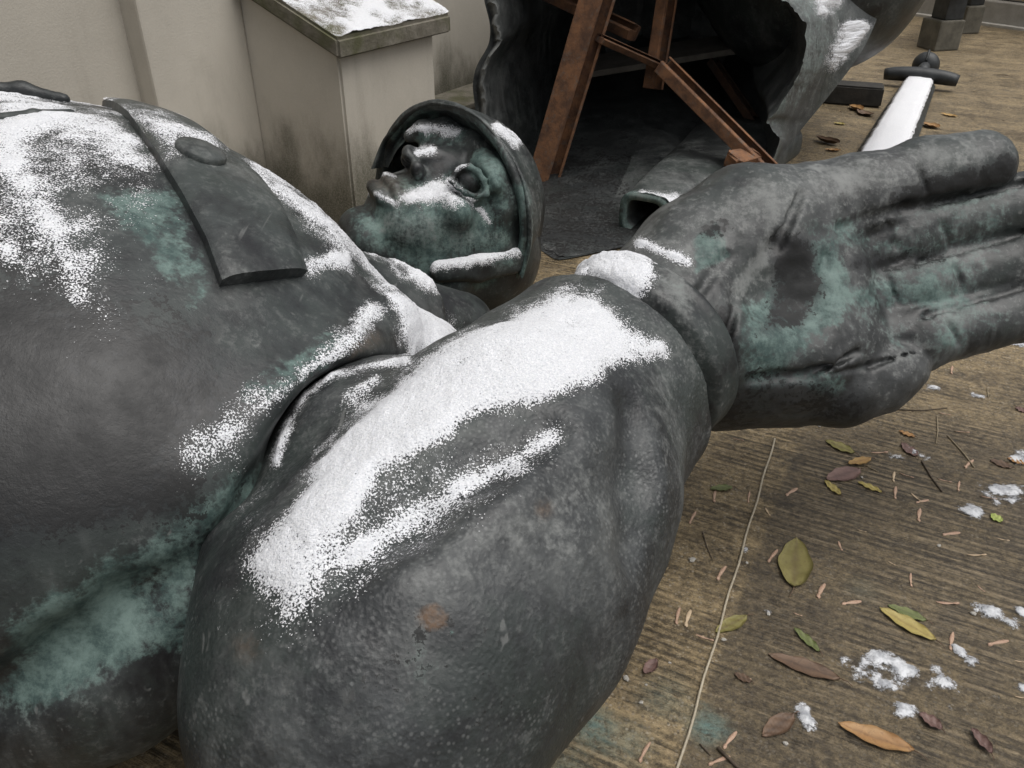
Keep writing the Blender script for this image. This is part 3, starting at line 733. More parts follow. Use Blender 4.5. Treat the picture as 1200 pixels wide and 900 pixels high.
# flap with a button laid over the chest
def newton(f, p, lvl=0.0, it=6):
    for _ in range(it): p = p-(f(p)-lvl)[:, None]*grad(f, p)
    return p
def conform_slab(name, L, Rr, nu, nv, lift, thick, mat, parent, over=0, attrs=True):
    """slab between two pixel polylines, laid onto the coat; continued 'over' rows beyond the crest"""
    def res(pl, n):
        pl = np.asarray(pl, float); s = np.r_[0, np.cumsum(np.linalg.norm(np.diff(pl, axis=0), axis=1))]; t = np.linspace(0, s[-1], n)
        return np.stack([np.interp(t, s, pl[:, 0]), np.interp(t, s, pl[:, 1])], 1)
    A, B = res(L, nv), res(Rr, nv); rows = []
    for j in range(nv):
        row = []
        for i in range(nu):
            u, v = A[j]+(B[j]-A[j])*i/(nu-1)
            row.append(on(torso_f, u, v))
        rows.append(np.array(row))
    rows = rows[::-1]                      # from hanging end up to the crest
    for k in range(over):
        st = rows[-1]-rows[-2]; st = st/np.maximum(np.linalg.norm(st, axis=1, keepdims=True), 1e-6)*.035
        rows.append(newton(torso_f, rows[-1]+st))
    Gp = np.stack(rows); h, wd = Gp.shape[:2]
    flat = newton(torso_f, Gp.reshape(-1, 3)); n = grad(torso_f, flat)
    g = np.linspace(0, 1, wd); edge = np.tile(1-np.abs(2*g-1)**6, h)
    top = flat+n*(lift+thick*(.55+.45*edge)+.004*(vnoise(flat, 9, 5)-.5))[:, None]; bot = flat-n*.01
    V = np.concatenate([top, bot]); T_ = lambda j, i: j*wd+i; o = h*wd; Fc = []
    for j in range(h-1):
        for i in range(wd-1):
            Fc.append((T_(j, i), T_(j, i+1), T_(j+1, i+1), T_(j+1, i))); Fc.append((o+T_(j, i), o+T_(j+1, i), o+T_(j+1, i+1), o+T_(j, i+1)))
    for j in range(h-1):
        Fc.append((T_(j, 0), T_(j+1, 0), o+T_(j+1, 0), o+T_(j, 0))); Fc.append((T_(j, wd-1), o+T_(j, wd-1), o+T_(j+1, wd-1), T_(j+1, wd-1)))
    for i in range(wd-1):
        Fc.append((T_(0, i), o+T_(0, i), o+T_(0, i+1), T_(0, i+1))); Fc.append((T_(h-1, i), T_(h-1, i+1), o+T_(h-1, i+1), o+T_(h-1, i)))
    ob = mesh_obj(name, V, Fc, mat, parent, False, {'green': paint(V, [('line', [(300, 290)], 20, 25, .25)]), 'dark': np.zeros(len(V)), 'pale': np.zeros(len(V))+.12, 'rust': paint(V, [('line', [(165, 160), (180, 190)], 5, 6, .4)])})
    bm = bmesh.new(); bm.from_mesh(ob.data); bmesh.ops.recalc_face_normals(bm, faces=bm.faces)
    for f in bm.faces: f.smooth = True
    for e in bm.edges:
        if len(e.link_faces) == 2 and e.calc_face_angle(0) > .7: e.smooth = False
    bm.to_mesh(ob.data); bm.free()
    return ob, flat.reshape(h, wd, 3), top.reshape(h, wd, 3)
flap, FG, FT = conform_slab('chest_flap', [(150, 141), (178, 180), (212, 235), (238, 285), (257, 336)], [(262, 180), (300, 212), (325, 245), (342, 282), (355, 324)], 16, 30, .002, .028, BRONZE, root, over=10)
bp = on(torso_f, 230, 196); bn = grad(torso_f, bp[None])[0]
bm = bmesh.new()
def dome(bm, c, n, r, h, seg=28, rings=7, edge=.012):
    n = Vector(n).normalized(); x = n.orthogonal().normalized(); y = n.cross(x); c = Vector(c)
    prof = [(r, -.02), (r, edge*.5)]+[(r*math.cos(a)*.99, edge+h*math.sin(a)) for a in np.linspace(.12, 1.45, rings)]
    R = [[bm.verts.new(c+x*rr*math.cos(2*math.pi*k/seg)+y*rr*math.sin(2*math.pi*k/seg)+n*z) for k in range(seg)] for rr, z in prof]
    for a, b in zip(R[:-1], R[1:]):
        for k in range(seg): bm.faces.new([a[k], a[(k+1) % seg], b[(k+1) % seg], b[k]])
    bm.faces.new(R[-1]); bm.faces.new(R[0][::-1])
dome(bm, bp+bn*.028, bn, .049, .014, edge=.008)
bm_obj('button', bm, BRONZE, flap, True)
def crest(u):
    for v in range(70, 200, 2):
        if hit(torso_f, u, v) is not None: return on(torso_f, u, v+3)
far_pts = [(crest(66)+np.array([0, .03, -.002]), .014), (crest(15)+np.array([0, .04, .002]), .018), (crest(-70)+np.array([0, .05, .004]), .018)]
def far_f(p): return schain(p, far_pts, .02)+.004*(vnoise(p, 20, 3)-.5)
statue_part('lapel_edge', far_f, far_pts[2][0]-.25, far_pts[0][0]+.25, .006, BRONZE, root)
seam_pts = [(on(torso_f, 84, 131), .006), (on(torso_f, 40, 135), .011), (on(torso_f, -20, 142), .012)]
def seam_f(p): return schain(p, seam_pts, .01)
statue_part('coat_seam', seam_f, np.min([a for a, _ in seam_pts], 0)-.05, np.max([a for a, _ in seam_pts], 0)+.05, .004, BRONZE, root)
# ------------------------------------------------------------------ snow on the fallen soldier
def join_snow(name, lst, label, loc=None):
    lst = [x for x in lst if x is not None]; V, Q, H, o = [], [], [], 0
    for v, q, h in lst: V.append(v); Q.append(q+o); H.append(h); o += len(v)
    ob = fast_obj(name, np.concatenate(V), np.concatenate(Q), SNOW, None, {'cover': np.concatenate(H)})
    return tag(ob, label, 'snow', kind='stuff')
S = []
S.append(snow_on('s', SV, SQ, [
    ('poly', [(612, 362), (650, 345), (700, 345), (730, 372), (768, 412), (700, 442), (640, 467), (590, 489), (540, 503), (500, 522), (455, 548), (425, 580), (405, 625), (365, 650), (330, 612), (345, 580), (385, 520), (470, 440), (540, 396)], 0, 9, 1.0),
    ('poly', [(283, 655), (330, 608), (400, 600), (412, 650), (372, 694), (335, 730), (298, 702)], 0, 12, .78),
    ('line', [(474, 424), (428, 429), (390, 441), (359, 465), (337, 500), (324, 540)], 6, 4, .95), ('line', [(440, 445), (405, 465)], 9, 6, .7),
    ('line', [(690, 425), (735, 418), (770, 409)], 9, 6, .95),
    ('line', [(645, 515), (600, 540)], 8, 8, .75), ('line', [(600, 540), (540, 575), (480, 607), (400, 660)], 14, 10, .85),
    ('poly', [(290, 610), (400, 560), (520, 520), (660, 500), (650, 530), (480, 645), (380, 725), (320, 745), (268, 690)], 0, 16, .36)], '', .006, .0, 1))
S.append(snow_on('s', CV, CQ, [('poly', [(640, 325), (690, 288), (735, 280), (765, 300), (768, 325), (748, 362), (715, 340), (690, 325)], 0, 7, 1.0)], '', .008, .15, 1))
S.append(snow_on('s', AV, AQ, [('line', [(748, 284), (775, 295), (806, 308)], 5, 3, .9)], '', .004, .0, 1))
S.append(snow_on('s', TV, TQ, [
    ('poly', [(-20, 90), (60, 112), (140, 133), (172, 178), (178, 212), (150, 200), (110, 180), (60, 165), (48, 200), (70, 250), (100, 320), (88, 355), (70, 330), (45, 260), (20, 215), (-20, 200)], 0, 17, .85), ('poly', [(-20, 90), (150, 140), (185, 215), (170, 240), (110, 230), (130, 330), (90, 370), (-20, 300)], 0, 22, .42),
    ('poly', [(-20, 285), (30, 290), (20, 310), (-20, 310)], 0, 8, .6), ('line', [(88, 350)], 10, 6, .75),
    ('line', [(300, 205), (345, 235), (400, 275), (440, 315), (480, 350)], 15, 10, .72),
    ('line', [(365, 310), (405, 303)], 9, 6, .85),
    ('poly', [(435, 300), (475, 345), (545, 392), (480, 430), (462, 405), (468, 370)], 0, 9, 1.0),
    ('line', [(436, 365), (400, 412), (360, 442), (310, 475)], 11, 9, .85), ('line', [(310, 475), (260, 515), (228, 535)], 19, 13, .70),
    ('line', [(470, 430), (400, 452), (362, 485), (335, 545)], 4, 4, .85)], '', .007, -.05, 1,
    extra=lambda V, N: smooth01(N[:, 2], .93, .985)*((V-CC)@BL < -.05)*.85))
S.append(snow_on('s', HV, HQ, [
    ('line', [(420, 222), (442, 228), (464, 238)], 3, 3, .9), ('poly', [(470, 232), (495, 220), (515, 210), (530, 222), (540, 236), (520, 240), (490, 238)], 0, 6, .9),
    ('line', [(524, 213), (540, 226), (556, 238), (574, 260)], 3, 3, .9), ('line', [(536, 197), (550, 192)], 2, 2, .7), ('line', [(490, 178), (505, 176)], 4, 3, .9), ('line', [(482, 156), (500, 150)], 3, 3, .6), ('line', [(480, 152), (505, 150), (535, 156)], 5, 4, .8),
    ('line', [(450, 203), (462, 208)], 2, 2, .6)], '', .005, -.1, 1))
S.append(snow_on('s', KV, KQ, [('line', [(508, 308), (560, 302), (606, 290)], 10, 4, 1.0)], '', .006, -.1, 1))
S.append(snow_on('s', MV, MQ, [('line', [(584, 150), (604, 168)], 7, 4, .95)], '', .010, .0, 1))
S.append(snow_on('s', LV, LQ, [('line', [(410, 280), (450, 292), (505, 332)], 11, 6, .95)], '', .010, .2, 1))
# flap snow: resample the top grid
fh, fw = FT.shape[:2]
fv = FT.reshape(-1, 3); fq = np.array([(j*fw+i, j*fw+i+1, (j+1)*fw+i+1, (j+1)*fw+i) for j in range(fh-1) for i in range(fw-1)])
if (vnormals(fv, fq)[:, 2]).mean() < 0: fq = fq[:, ::-1]
S.append(snow_on('s', fv, fq, [('poly', [(120, 118), (190, 135), (250, 160), (265, 176), (240, 178), (215, 160), (205, 178), (185, 168), (165, 150)], 0, 8, .75)], '', .010, .2, 3))
join_snow('snow', S, 'powdery white snow lying in patches on the fallen soldier statue')

# ------------------------------------------------------------------ hollow broken statue behind
hol = empty('hollow_statue', (1.0, 5.2, 0), 'hollow broken bronze statue body, torn open, with rusty braces inside', 'statue')
def spl(pts, n):
    pts = np.asarray(pts, float); s = np.r_[0, np.cumsum(np.linalg.norm(np.diff(pts, axis=0), axis=1))]; t = np.linspace(0, s[-1], n)
    return np.stack([np.interp(t, s, pts[:, k]) for k in range(pts.shape[1])], 1)
inner = [(590, 222, 4.5), (572, 150, 4.5), (563, 100, 4.5), (567, 80, 4.5), (583, 55, 4.5), (584, 30, 4.5), (576, 0, 4.5), (574, -50, 4.5), (610, -100, 4.5), (700, -125, 4.48), (800, -105, 4.42), (870, -50, 4.35),
         (905, -8, 4.3), (925, 6, 4.3), (943, 20, 4.3), (946, 55, 4.28), (940, 80, 4.25), (925, 105, 4.22), (912, 130, 4.2), (898, 140, 4.18), (903, 152, 4.18), (914, 162, 4.2), (905, 190, 4.15), (892, 220, 4.12), (884, 243, 4.12), (810, 262, 3.86), (740, 284, 3.62), (655, 302, 3.46), (600, 262, 3.9), (590, 222, 4.5)]
outer = [(578, 228, 4.56), (560, 150, 4.56), (553, 98, 4.56), (558, 76, 4.56), (574, 52, 4.56), (575, 28, 4.56), (566, -2, 4.56), (562, -60, 4.58), (605, -125, 4.6), (710, -160, 4.6), (850, -150, 4.7), (960, -100, 4.7),
         (1020, -50, 4.75), (1033, -15, 4.75), (1031, 15, 4.7), (1016, 50, 4.62), (1000, 76, 4.55), (975, 108, 4.48), (957, 130, 4.45), (947, 142, 4.42), (940, 150, 4.4), (930, 164, 4.38), (908, 192, 4.3), (900, 222, 4.22), (890, 246, 4.14), (810, 265, 3.83), (740, 287, 3.59), (652, 306, 3.43), (592, 266, 3.88), (578, 228, 4.56)]
NI = 380
def ringpts(lst):
    W3 = np.array([PY(u, v, y) for u, v, y in lst]); return W3
i3, o3 = ringpts(inner), ringpts(outer)
# parametrise both by the inner polyline so that points correspond
seg = np.linalg.norm(np.diff(i3, axis=0), axis=1); sI = np.r_[0, np.cumsum(seg)]; tt = np.linspace(0, sI[-1], NI+1)[:-1]
I0 = np.stack([np.interp(tt, sI, i3[:, k]) for k in range(3)], 1); O0 = np.stack([np.interp(tt, sI, o3[:, k]) for k in range(3)], 1)
def sm(A, n=1):
    for _ in range(n): A = .25*np.roll(A, 1, 0)+.5*A+.25*np.roll(A, -1, 0)
    return A
O0 = sm(O0, 8); rag = (vnoise(I0, 18, 3)+.6*vnoise(I0, 45, 4)-.8)[:, None]; I0 = sm(I0, 2)
I0 = I0+rag*np.array([.045, .05, .025])
I0[:, 2] = np.maximum(I0[:, 2], .012); O0[:, 2] = np.maximum(O0[:, 2], .004)
cen = np.array([.72, 0, .60]); BK = np.array([.25, 1, .02])
def back(A, dist, shrink, wob=0):
    c = A.mean(0); B = c+(A-c)*shrink+BK*dist
    B = B+((vnoise(B, 3.0, 5)-.5)*wob)[:, None]*np.array([1, .3, 1])
    B[:, 2] = np.maximum(B[:, 2], .012); return B
rings = [back(sm(I0, 120), 2.3, .25), back(sm(I0, 90), 2.2, .62, .1), back(sm(I0, 60), 1.6, .80, .12), back(sm(I0, 36), .9, .92, .12), back(sm(I0, 18), .4, .985, .06), back(sm(I0, 4), .10, 1.0), I0,
         I0*.72+O0*.28+np.array([0, -.004, 0]), I0*.35+O0*.65+np.array([0, .03, -.02]), O0, back(sm(O0, 8), .10, .975), back(sm(O0, 18), .5, .98, .05), back(sm(O0, 40), 1.2, .97, .1), back(sm(O0, 60), 2.0, .8), back(sm(O0, 80), 2.5, .3)]
V = np.concatenate(rings); nr = len(rings)
Q = np.array([(r*NI+i, r*NI+(i+1) % NI, (r+1)*NI+(i+1) % NI, (r+1)*NI+i) for r in range(nr-1) for i in range(NI)])
edge = np.zeros(len(V)); edge[6*NI:8*NI] = 1; rightside = (V[:, 0] > .9).astype(float)
shell = fast_obj('shell', V, Q, BRONZE_OLD, hol, {'green': edge*rightside*.55, 'dark': .5*(V[:, 2] < .08), 'pale': edge*.6+.35*((V[:, 0] < .35) & (V[:, 2] > .08)), 'rust': np.zeros(len(V))})  # floor darkened and left wall brightened in colour, as painted shade and light
for k, r in ((0, rings[0][::-1]), (1, rings[-1])):
    pass
bm = bmesh.new(); bm.from_mesh(shell.data); bm.verts.ensure_lookup_table()
bm.faces.new([bm.verts[i] for i in range(NI)]); bm.faces.new([bm.verts[(nr-1)*NI+i] for i in range(NI)][::-1])
bmesh.ops.recalc_face_normals(bm, faces=bm.faces)
for e in bm.edges:
    if len(e.link_faces) == 2 and e.calc_face_angle(0) > .6: e.smooth = False
bm.to_mesh(shell.data); bm.free()
shV, shQ = V, Q
bulge_c = PY(955, -58, 5.35)
def bulge_f(p):
    return smin(sell(p, bulge_c, (.66, .75, .68)), sell(p, bulge_c+np.array([.1, 1.2, -.1]), (.6, 1.0, .6)), .3) + .012*(vnoise(p, 4, 2)-.5)
bV, bQ = snets(bulge_f, bulge_c-np.array([.9, .95, .85]), bulge_c+np.array([1.0, 2.5, .9]), .028)
fast_obj('rounded_coat_side', bV, bQ, BRONZE, hol, {k: np.zeros(len(bV)) for k in ('green', 'dark', 'pale', 'rust')})
# braces
def angle_bar(name, a, b, w_, mat=RUST, spin=0.0, t_=None, kind='L'):
    t_ = t_ or w_*.14
    pr = [(0, 0), (w_, 0), (w_, t_), (t_, t_), (t_, w_), (0, w_)] if kind == 'L' else [(-w_/2, -w_*.3), (w_/2, -w_*.3), (w_/2, w_*.3), (-w_/2, w_*.3)]
    c, s = math.cos(spin), math.sin(spin); pr = [(x*c-y*s, x*s+y*c) for x, y in pr]
    bm = bmesh.new(); prism(bm, a, b, pr, (0, -1, .2)); bmesh.ops.recalc_face_normals(bm, faces=bm.faces)
    bmesh.ops.bevel(bm, geom=list(bm.edges), offset=.004, segments=1, affect='EDGES')
    return bm_obj(name, bm, mat, hol)
def chan(name, a, b, wl, wr, mat, parent):
    """two-faced bar: a box turned so that one arris faces the viewer"""
    a, b = Vector(a), Vector(b); z = (b-a).normalized(); view = (Vector((0, 0, CAMZ))-(a+b)/2).normalized()
    side = view.cross(z).normalized(); f = z.cross(side)
    if f.dot(view) < 0: f = -f
    bm = bmesh.new(); A = []; B = []
    prof = ((-wl, -.03), (-wl, 0.012), (0, .035), (wr*.22, .022), (wr*.22, -.06), (wr*.80, -.06), (wr*.80, -.005), (wr, -.012), (wr*.9, -.10), (-wl*.8, -.10)); npf = len(prof)
    for s_, f_ in prof:
        A.append(bm.verts.new(a+side*s_+f*f_)); B.append(bm.verts.new(b+side*s_+f*f_))
    for i in range(npf): bm.faces.new([A[i], A[(i+1) % npf], B[(i+1) % npf], B[i]])
    bm.faces.new(A[::-1]); bm.faces.new(B); bmesh.ops.recalc_face_normals(bm, faces=bm.faces)
    bmesh.ops.bevel(bm, geom=list(bm.edges), offset=.003, segments=1, affect='EDGES')
    return bm_obj(name, bm, mat, parent)
g0 = G(638, 214, .02)
chan('brace', PY(720, -60, 4.45), g0, .098, .078, RUST, hol)
chan('brace', PY(788, -50, 4.75), PY(764, 104, 4.62), .05, .06, RUST, hol)
chan('brace', PY(706, 45, 4.43), PY(782, 79, 4.55), .028, .02, RUST2, hol)
chan('brace', PY(776, 74, 4.45), PY(902, 200, 4.0), .055, .05, RUST, hol)
chan('brace', PY(630, -14, 4.95), PY(740, 37, 4.62), .045, .045, RUST2, hol)
chan('brace', PY(835, 70, 5.3), PY(890, 150, 4.9), .04, .03, mat_rust('dark_rusty_steel', .35), hol)
bm = bmesh.new(); add_box(bm, PY(870, 188, 4.05), (.15, .10, .09), Matrix.Rotation(.5, 3, 'Z') @ Matrix.Rotation(.3, 3, 'X'), .018)
for v in bm.verts: v.co += Vector((random.uniform(-.008, .008), random.uniform(-.008, .008), random.uniform(-.008, .008)))
bm_obj('weld_lump', bm, RUST, hol)
bm = bmesh.new(); add_box(bm, PY(790, 62, 5.45), (1.15, .42, .035), Matrix.Rotation(.15, 3, 'Z') @ Matrix.Rotation(-.12, 3, 'Y'), .004)
bm_obj('inner_plank', bm, mat_plain('dusty_board', (.10, .09, .075), (.17, .155, .13), 9), hol)
bm = bmesh.new(); add_box(bm, G(708, 168, .05), (.16, .42, .03), Matrix.Rotation(-.55, 3, 'Z') @ Matrix.Rotation(.2, 3, 'X'), .004)
bm_obj('loose_plate', bm, RUST2, hol)
random.seed(5)
# snow on the torn edge and on the cross brace
def px_snow_on_mesh(V, Q, strokes, T, sub, nz=-.2): return snow_on('s', V, Q, strokes, '', T, nz, sub)
N_ = vnormals(shV, shQ)
U_, W_, _ = proj(shV); sel = (np.abs(U_-1000) < 25) & (np.abs(W_-45) < 30) & (np.arange(len(shV)) < 10*NI) & (np.arange(len(shV)) >= 7*NI)
if ((N_*(CAM-shV)).sum(1)[sel]).mean() < 0: shQ = shQ[:, ::-1]
bandrows = (np.arange(len(shQ))//NI >= 6) & (np.arange(len(shQ))//NI <= 9)
sq = shQ[bandrows]; sv, sq2, _ = subdivide(shV, sq, [])
hs_ = [px_snow_on_mesh(sv, sq2, [('poly', [(988, 22), (1018, 22), (1022, 30), (1000, 58), (972, 84), (966, 85), (978, 50)], 0, 3, 1.0), ('poly', [(957, 0), (968, -6), (984, -6), (984, 2), (972, 22), (962, 20)], 0, 3, 1.0)], .02, 2, -1.2)]
join_snow('snow', hs_, 'white snow in hollows of the torn bronze edge of the hollow statue')

# ------------------------------------------------------------------ hollow tapering fragment in front of it
fr_ = empty('bronze_fragment', (.61, 3.75, 0), 'small hollow tapering bronze duct fragment with snow on its open end', 'fragment')
def sq_ring(c, ax, hw, hh, n=40, e=3.2, thick=0.0):
    side = np.cross(ax, [0, 0, 1.]); side /= np.linalg.norm(side); up = np.cross(side, ax); out = []
    for k in range(n):
        a = 2*math.pi*k/n; cx, cy = math.cos(a), math.sin(a)
        x = abs(cx)**(2/e)*(1 if cx > 0 else -1)*(hw-thick); y = abs(cy)**(2/e)*(1 if cy > 0 else -1)*(hh-thick)
        out.append(c+side*x+up*y)
    return np.array(out)
fa, fb = np.array([.62, 3.72, .102]), np.array([1.42, 5.0, .12]); fx = (fb-fa)/np.linalg.norm(fb-fa)
fr_r = []
for t_, th in ((.9, .05), (.5, .04), (.12, .03), (0, .028)): fr_r.append(sq_ring(fa+(fb-fa)*t_, fx, .115+.20*t_, .10+.02*t_, thick=th*.8, e=3.6))
for t_ in (0, .06, .12, .3, .5, .7, .9, 1.0): fr_r.append(sq_ring(fa+(fb-fa)*t_+np.array([0, 0, .012*math.sin(t_*7)]), fx, .115+.20*t_+(.012 if t_ == 0 else 0), .10+.02*t_+(.008 if t_ == 0 else 0), e=3.6))
V = np.concatenate(fr_r); n = 40; Q = np.array([(r*n+i, r*n+(i+1) % n, (r+1)*n+(i+1) % n, (r+1)*n+i) for r in range(len(fr_r)-1) for i in range(n)])
V = V+(.012*(fbm(V, 7, 2, 4)-.5))[:, None]; V[:, 2] = np.maximum(V[:, 2], .003)
eg = np.zeros(len(V)); eg[3*n:5*n] = 1
fo = fast_obj('duct_shell', V, Q, BRONZE_OLD, fr_, {'green': eg*.8, 'dark': np.zeros(len(V)), 'pale': eg*.4+.05, 'rust': np.zeros(len(V))})
bm = bmesh.new(); bm.from_mesh(fo.data); bm.verts.ensure_lookup_table()
bm.faces.new([bm.verts[i] for i in range(n)]); bm.faces.new([bm.verts[(len(fr_r)-1)*n+i] for i in range(n)])
bmesh.ops.recalc_face_normals(bm, faces=bm.faces); bm.to_mesh(fo.data); bm.free()
Nn = vnormals(V, Q); 
if Nn[6*n:][np.argmax(V[6*n:, 2]), 2] < 0: Q = Q[:, ::-1]
v2, q2, _ = subdivide(V, Q[4*n:], []); v2, q2, _ = subdivide(v2, q2, [])
x = snow_on('s', v2, q2, [('poly', [(735, 236), (752, 222), (800, 232), (790, 248), (765, 262)], 0, 6, .95)], '', .012, .2, 1)
if x: join_snow('snow', [x], 'thin white snow on the lip of the hollow duct fragment')

# ------------------------------------------------------------------ sword
sA, sB = np.array([2.02, 4.55, .0]), np.array([3.22, 6.82, .0]); sd_ = (sB-sA)/np.linalg.norm(sB-sA); sn = np.array([sd_[1], -sd_[0], 0])
swd = empty('bronze_sword', tuple(sB), 'big dark bronze sword lying flat, round pommel, snow covering its broad blade', 'sword')
def sw_pt(s_, n_, z): return Vector(tuple(sB+sd_*s_+sn*n_+np.array([0, 0, z])))
bm = bmesh.new(); LB = float(np.linalg.norm(sB-sA))
secs = []
for s_, hw in ((-LB, .155), (-LB*.5, .145), (-.02, .125)):
    secs.append([bm.verts.new(sw_pt(s_, n_, z)) for n_, z in ((-hw, .03), (-hw*.75, .075), (0, .085), (hw*.75, .075), (hw, .03), (hw*.75, .004), (-hw*.75, .004))])
for a, b in zip(secs[:-1], secs[1:]):
    for k in range(7): bm.faces.new([a[k], a[(k+1) % 7], b[(k+1) % 7], b[k]])
bm.faces.new(secs[0][::-1]); bm.faces.new(secs[-1]); bmesh.ops.recalc_face_normals(bm, faces=bm.faces)
bm_obj('blade', bm, BRONZE, swd)
bm = bmesh.new(); pts = []; rad = []
for k in range(15):
    q = k/14*2-1; pts.append(sw_pt(.02+.0*q, q*.27, .105-.02*q*q)); rad.append(.052*(1-.25*abs(q)**4)+.004)
tube(bm, pts, rad, 14); bmesh.ops.recalc_face_normals(bm, faces=bm.faces); bm_obj('guard', bm, BLACKM, swd, True)
bm = bmesh.new(); tube(bm, [sw_pt(.05, 0, .11), sw_pt(.16, 0, .115), sw_pt(.26, 0, .12)], [.042, .05, .042], 14); bm_obj('grip', bm, BLACKM, swd, True)
bm = bmesh.new(); bmesh.ops.create_uvsphere(bm, u_segments=24, v_segments=14, radius=.105, matrix=Matrix.Translation(sw_pt(.36, 0, .118)) @ Matrix.Rotation(math.atan2(sd_[1], sd_[0]), 4, 'Z') @ Matrix.Diagonal((.75, 1.0, 1.0, 1)))
pom = bm_obj('pommel', bm, BLACKM, swd, True)
bm = bmesh.new(); tube(bm, [sw_pt(.36+.083*math.cos(a), .0, .118+.112*math.sin(a)) for a in np.linspace(-.2, math.pi+.2, 16)], .010, 6); bm_obj('pommel_rib', bm, BLACKM, pom, True)
# snow on blade, in cross strips, plus grip
bm = bmesh.new(); ns = 60
rows = []
for k in range(ns+1):
    s_ = -LB+.02+(LB-.05)*k/ns; hw = (.155+(.125-.155)*k/ns)*.80
    zz = [.078, .096, .100, .101, .098, .094, .076]
    nn = [-1.03, -.8, -.35, 0, .35, .8, 1.03]
    rows.append([bm.verts.new(sw_pt(s_, a*hw*random.uniform(.95, 1.03), z+random.uniform(-.002, .002)-(.012 if k in (21, 38, 47) else 0))) for a, z in zip(nn, zz)])
for a, b in zip(rows[:-1], rows[1:]):
    for i in range(6): bm.faces.new([a[i], a[i+1], b[i+1], b[i]])
bmesh.ops.recalc_face_normals(bm, faces=bm.faces)
bmesh.ops.solidify(bm, geom=list(bm.faces), thickness=-.012)
tag(bm_obj('snow', bm, SNOW2, None, True), 'smooth white snow along the flat blade of the bronze sword', 'snow', kind='stuff')

bm = bmesh.new(); ba, bb = G(1034, 112, .07), G(955, 106, .07)
prism(bm, ba, bb, [(-.10, -.068), (.10, -.068), (.10, .07), (-.10, .07)]); bmesh.ops.recalc_face_normals(bm, faces=bm.faces); bmesh.ops.bevel(bm, geom=list(bm.edges), offset=.012, segments=2, affect='EDGES')
tag(bm_obj('timber_baulk', bm, mat_plain('black_wet_timber', (.012, .011, .009), (.03, .027, .022), 14)), 'dark square timber baulk on the ground beside the sword hilt', 'timber')

# ------------------------------------------------------------------ far end of the yard
FOOT = mat_plain('mossy_grey_concrete', (.07, .065, .05), (.13, .12, .095), 8)
for (u, v, wd_, h_, rz, lab) in ((1105, 60, .27, .27, .25, 'grey concrete block footing, the one closer to the bronze sword'), (1134, 40, .22, .27, .25, 'grey concrete block footing closer to the low plinth wall')):
    g = G(u, v); bm = bmesh.new(); add_box(bm, (g[0], g[1]+wd_/2, h_/2), (wd_, wd_, h_), Matrix.Rotation(rz, 3, 'Z'), .015)
    tag(bm_obj('concrete_footing', bm, FOOT), lab, 'footing', 'concrete footings under the black trestle')
g1, g2 = G(1105, 60), G(1134, 40)
tr = empty('iron_trestle', (float(g1[0]), float(g1[1])+.13, .27), 'black iron trestle standing on two grey concrete footings', 'trestle')
for g, w_ in ((g1, .20), (g2, .17)):
    bm = bmesh.new(); add_box(bm, (g[0]+.02, g[1]+.13, .272+.11), (w_, w_, .22), Matrix.Rotation(.25, 3, 'Z'), .008); bm_obj('leg', bm, BLACKM, tr)
bm = bmesh.new(); m_ = (np.array(g1)+np.array(g2))/2; dd = np.array(g2)-np.array(g1); ln = float(np.linalg.norm(dd[:2]))
add_box(bm, (m_[0]+.02, m_[1]+.13, .272+.22+.142), (ln+.5, .24, .28), Matrix.Rotation(math.atan2(dd[1], dd[0]), 3, 'Z'), .01); bm_obj('top_beam', bm, BLACKM, tr)
pA, pB = G(1070, 17), G(1200, 35); pd = (pB-pA)/np.linalg.norm(pB-pA); pn = np.array([-pd[1], pd[0], 0])
if pn[1] < 0: pn = -pn
rzp = math.atan2(pd[1], pd[0]); mid = (pA+pB)/2+pn*.15
bw = empty('brick_wall', tuple(mid), 'low brick boundary wall on a pale concrete plinth across the yard', 'wall')
bm = bmesh.new(); add_box(bm, (mid[0], mid[1], .115), (9, .30, .25), Matrix.Rotation(rzp, 3, 'Z'), .01); bm_obj('plinth', bm, mat_plain('pale_concrete', (.25, .235, .205), (.33, .31, .275), 6), bw)
bm = bmesh.new(); c = mid-pn*.20; add_box(bm, (c[0], c[1], .012), (9, .10, .03), Matrix.Rotation(rzp, 3, 'Z'), .004); bm_obj('kerb_strip', bm, mat_plain('light_kerb', (.33, .31, .27), (.42, .40, .36), 10), bw)
t = NT('brick_courses'); br = t.n('ShaderNodeTexBrick'); t.lk(t.map((1, 1, 1), (math.pi/2, 0, 0), vec=t.map((1, 1, 1), (0, 0, -rzp))), br.inputs['Vector'])
for k, c_ in (('Color1', (.23, .10, .055, 1)), ('Color2', (.34, .24, .12, 1)), ('Mortar', (.22, .2, .17, 1))): br.inputs[k].default_value = c_
br.inputs['Scale'].default_value = 2.0; t.col(br.outputs['Color']); t.rough(.9)
bm = bmesh.new(); c = mid+pn*.06; add_box(bm, (c[0], c[1], .95), (9, .16, 1.4), Matrix.Rotation(rzp, 3, 'Z'), .004); bm_obj('brickwork', bm, t.m, bw)

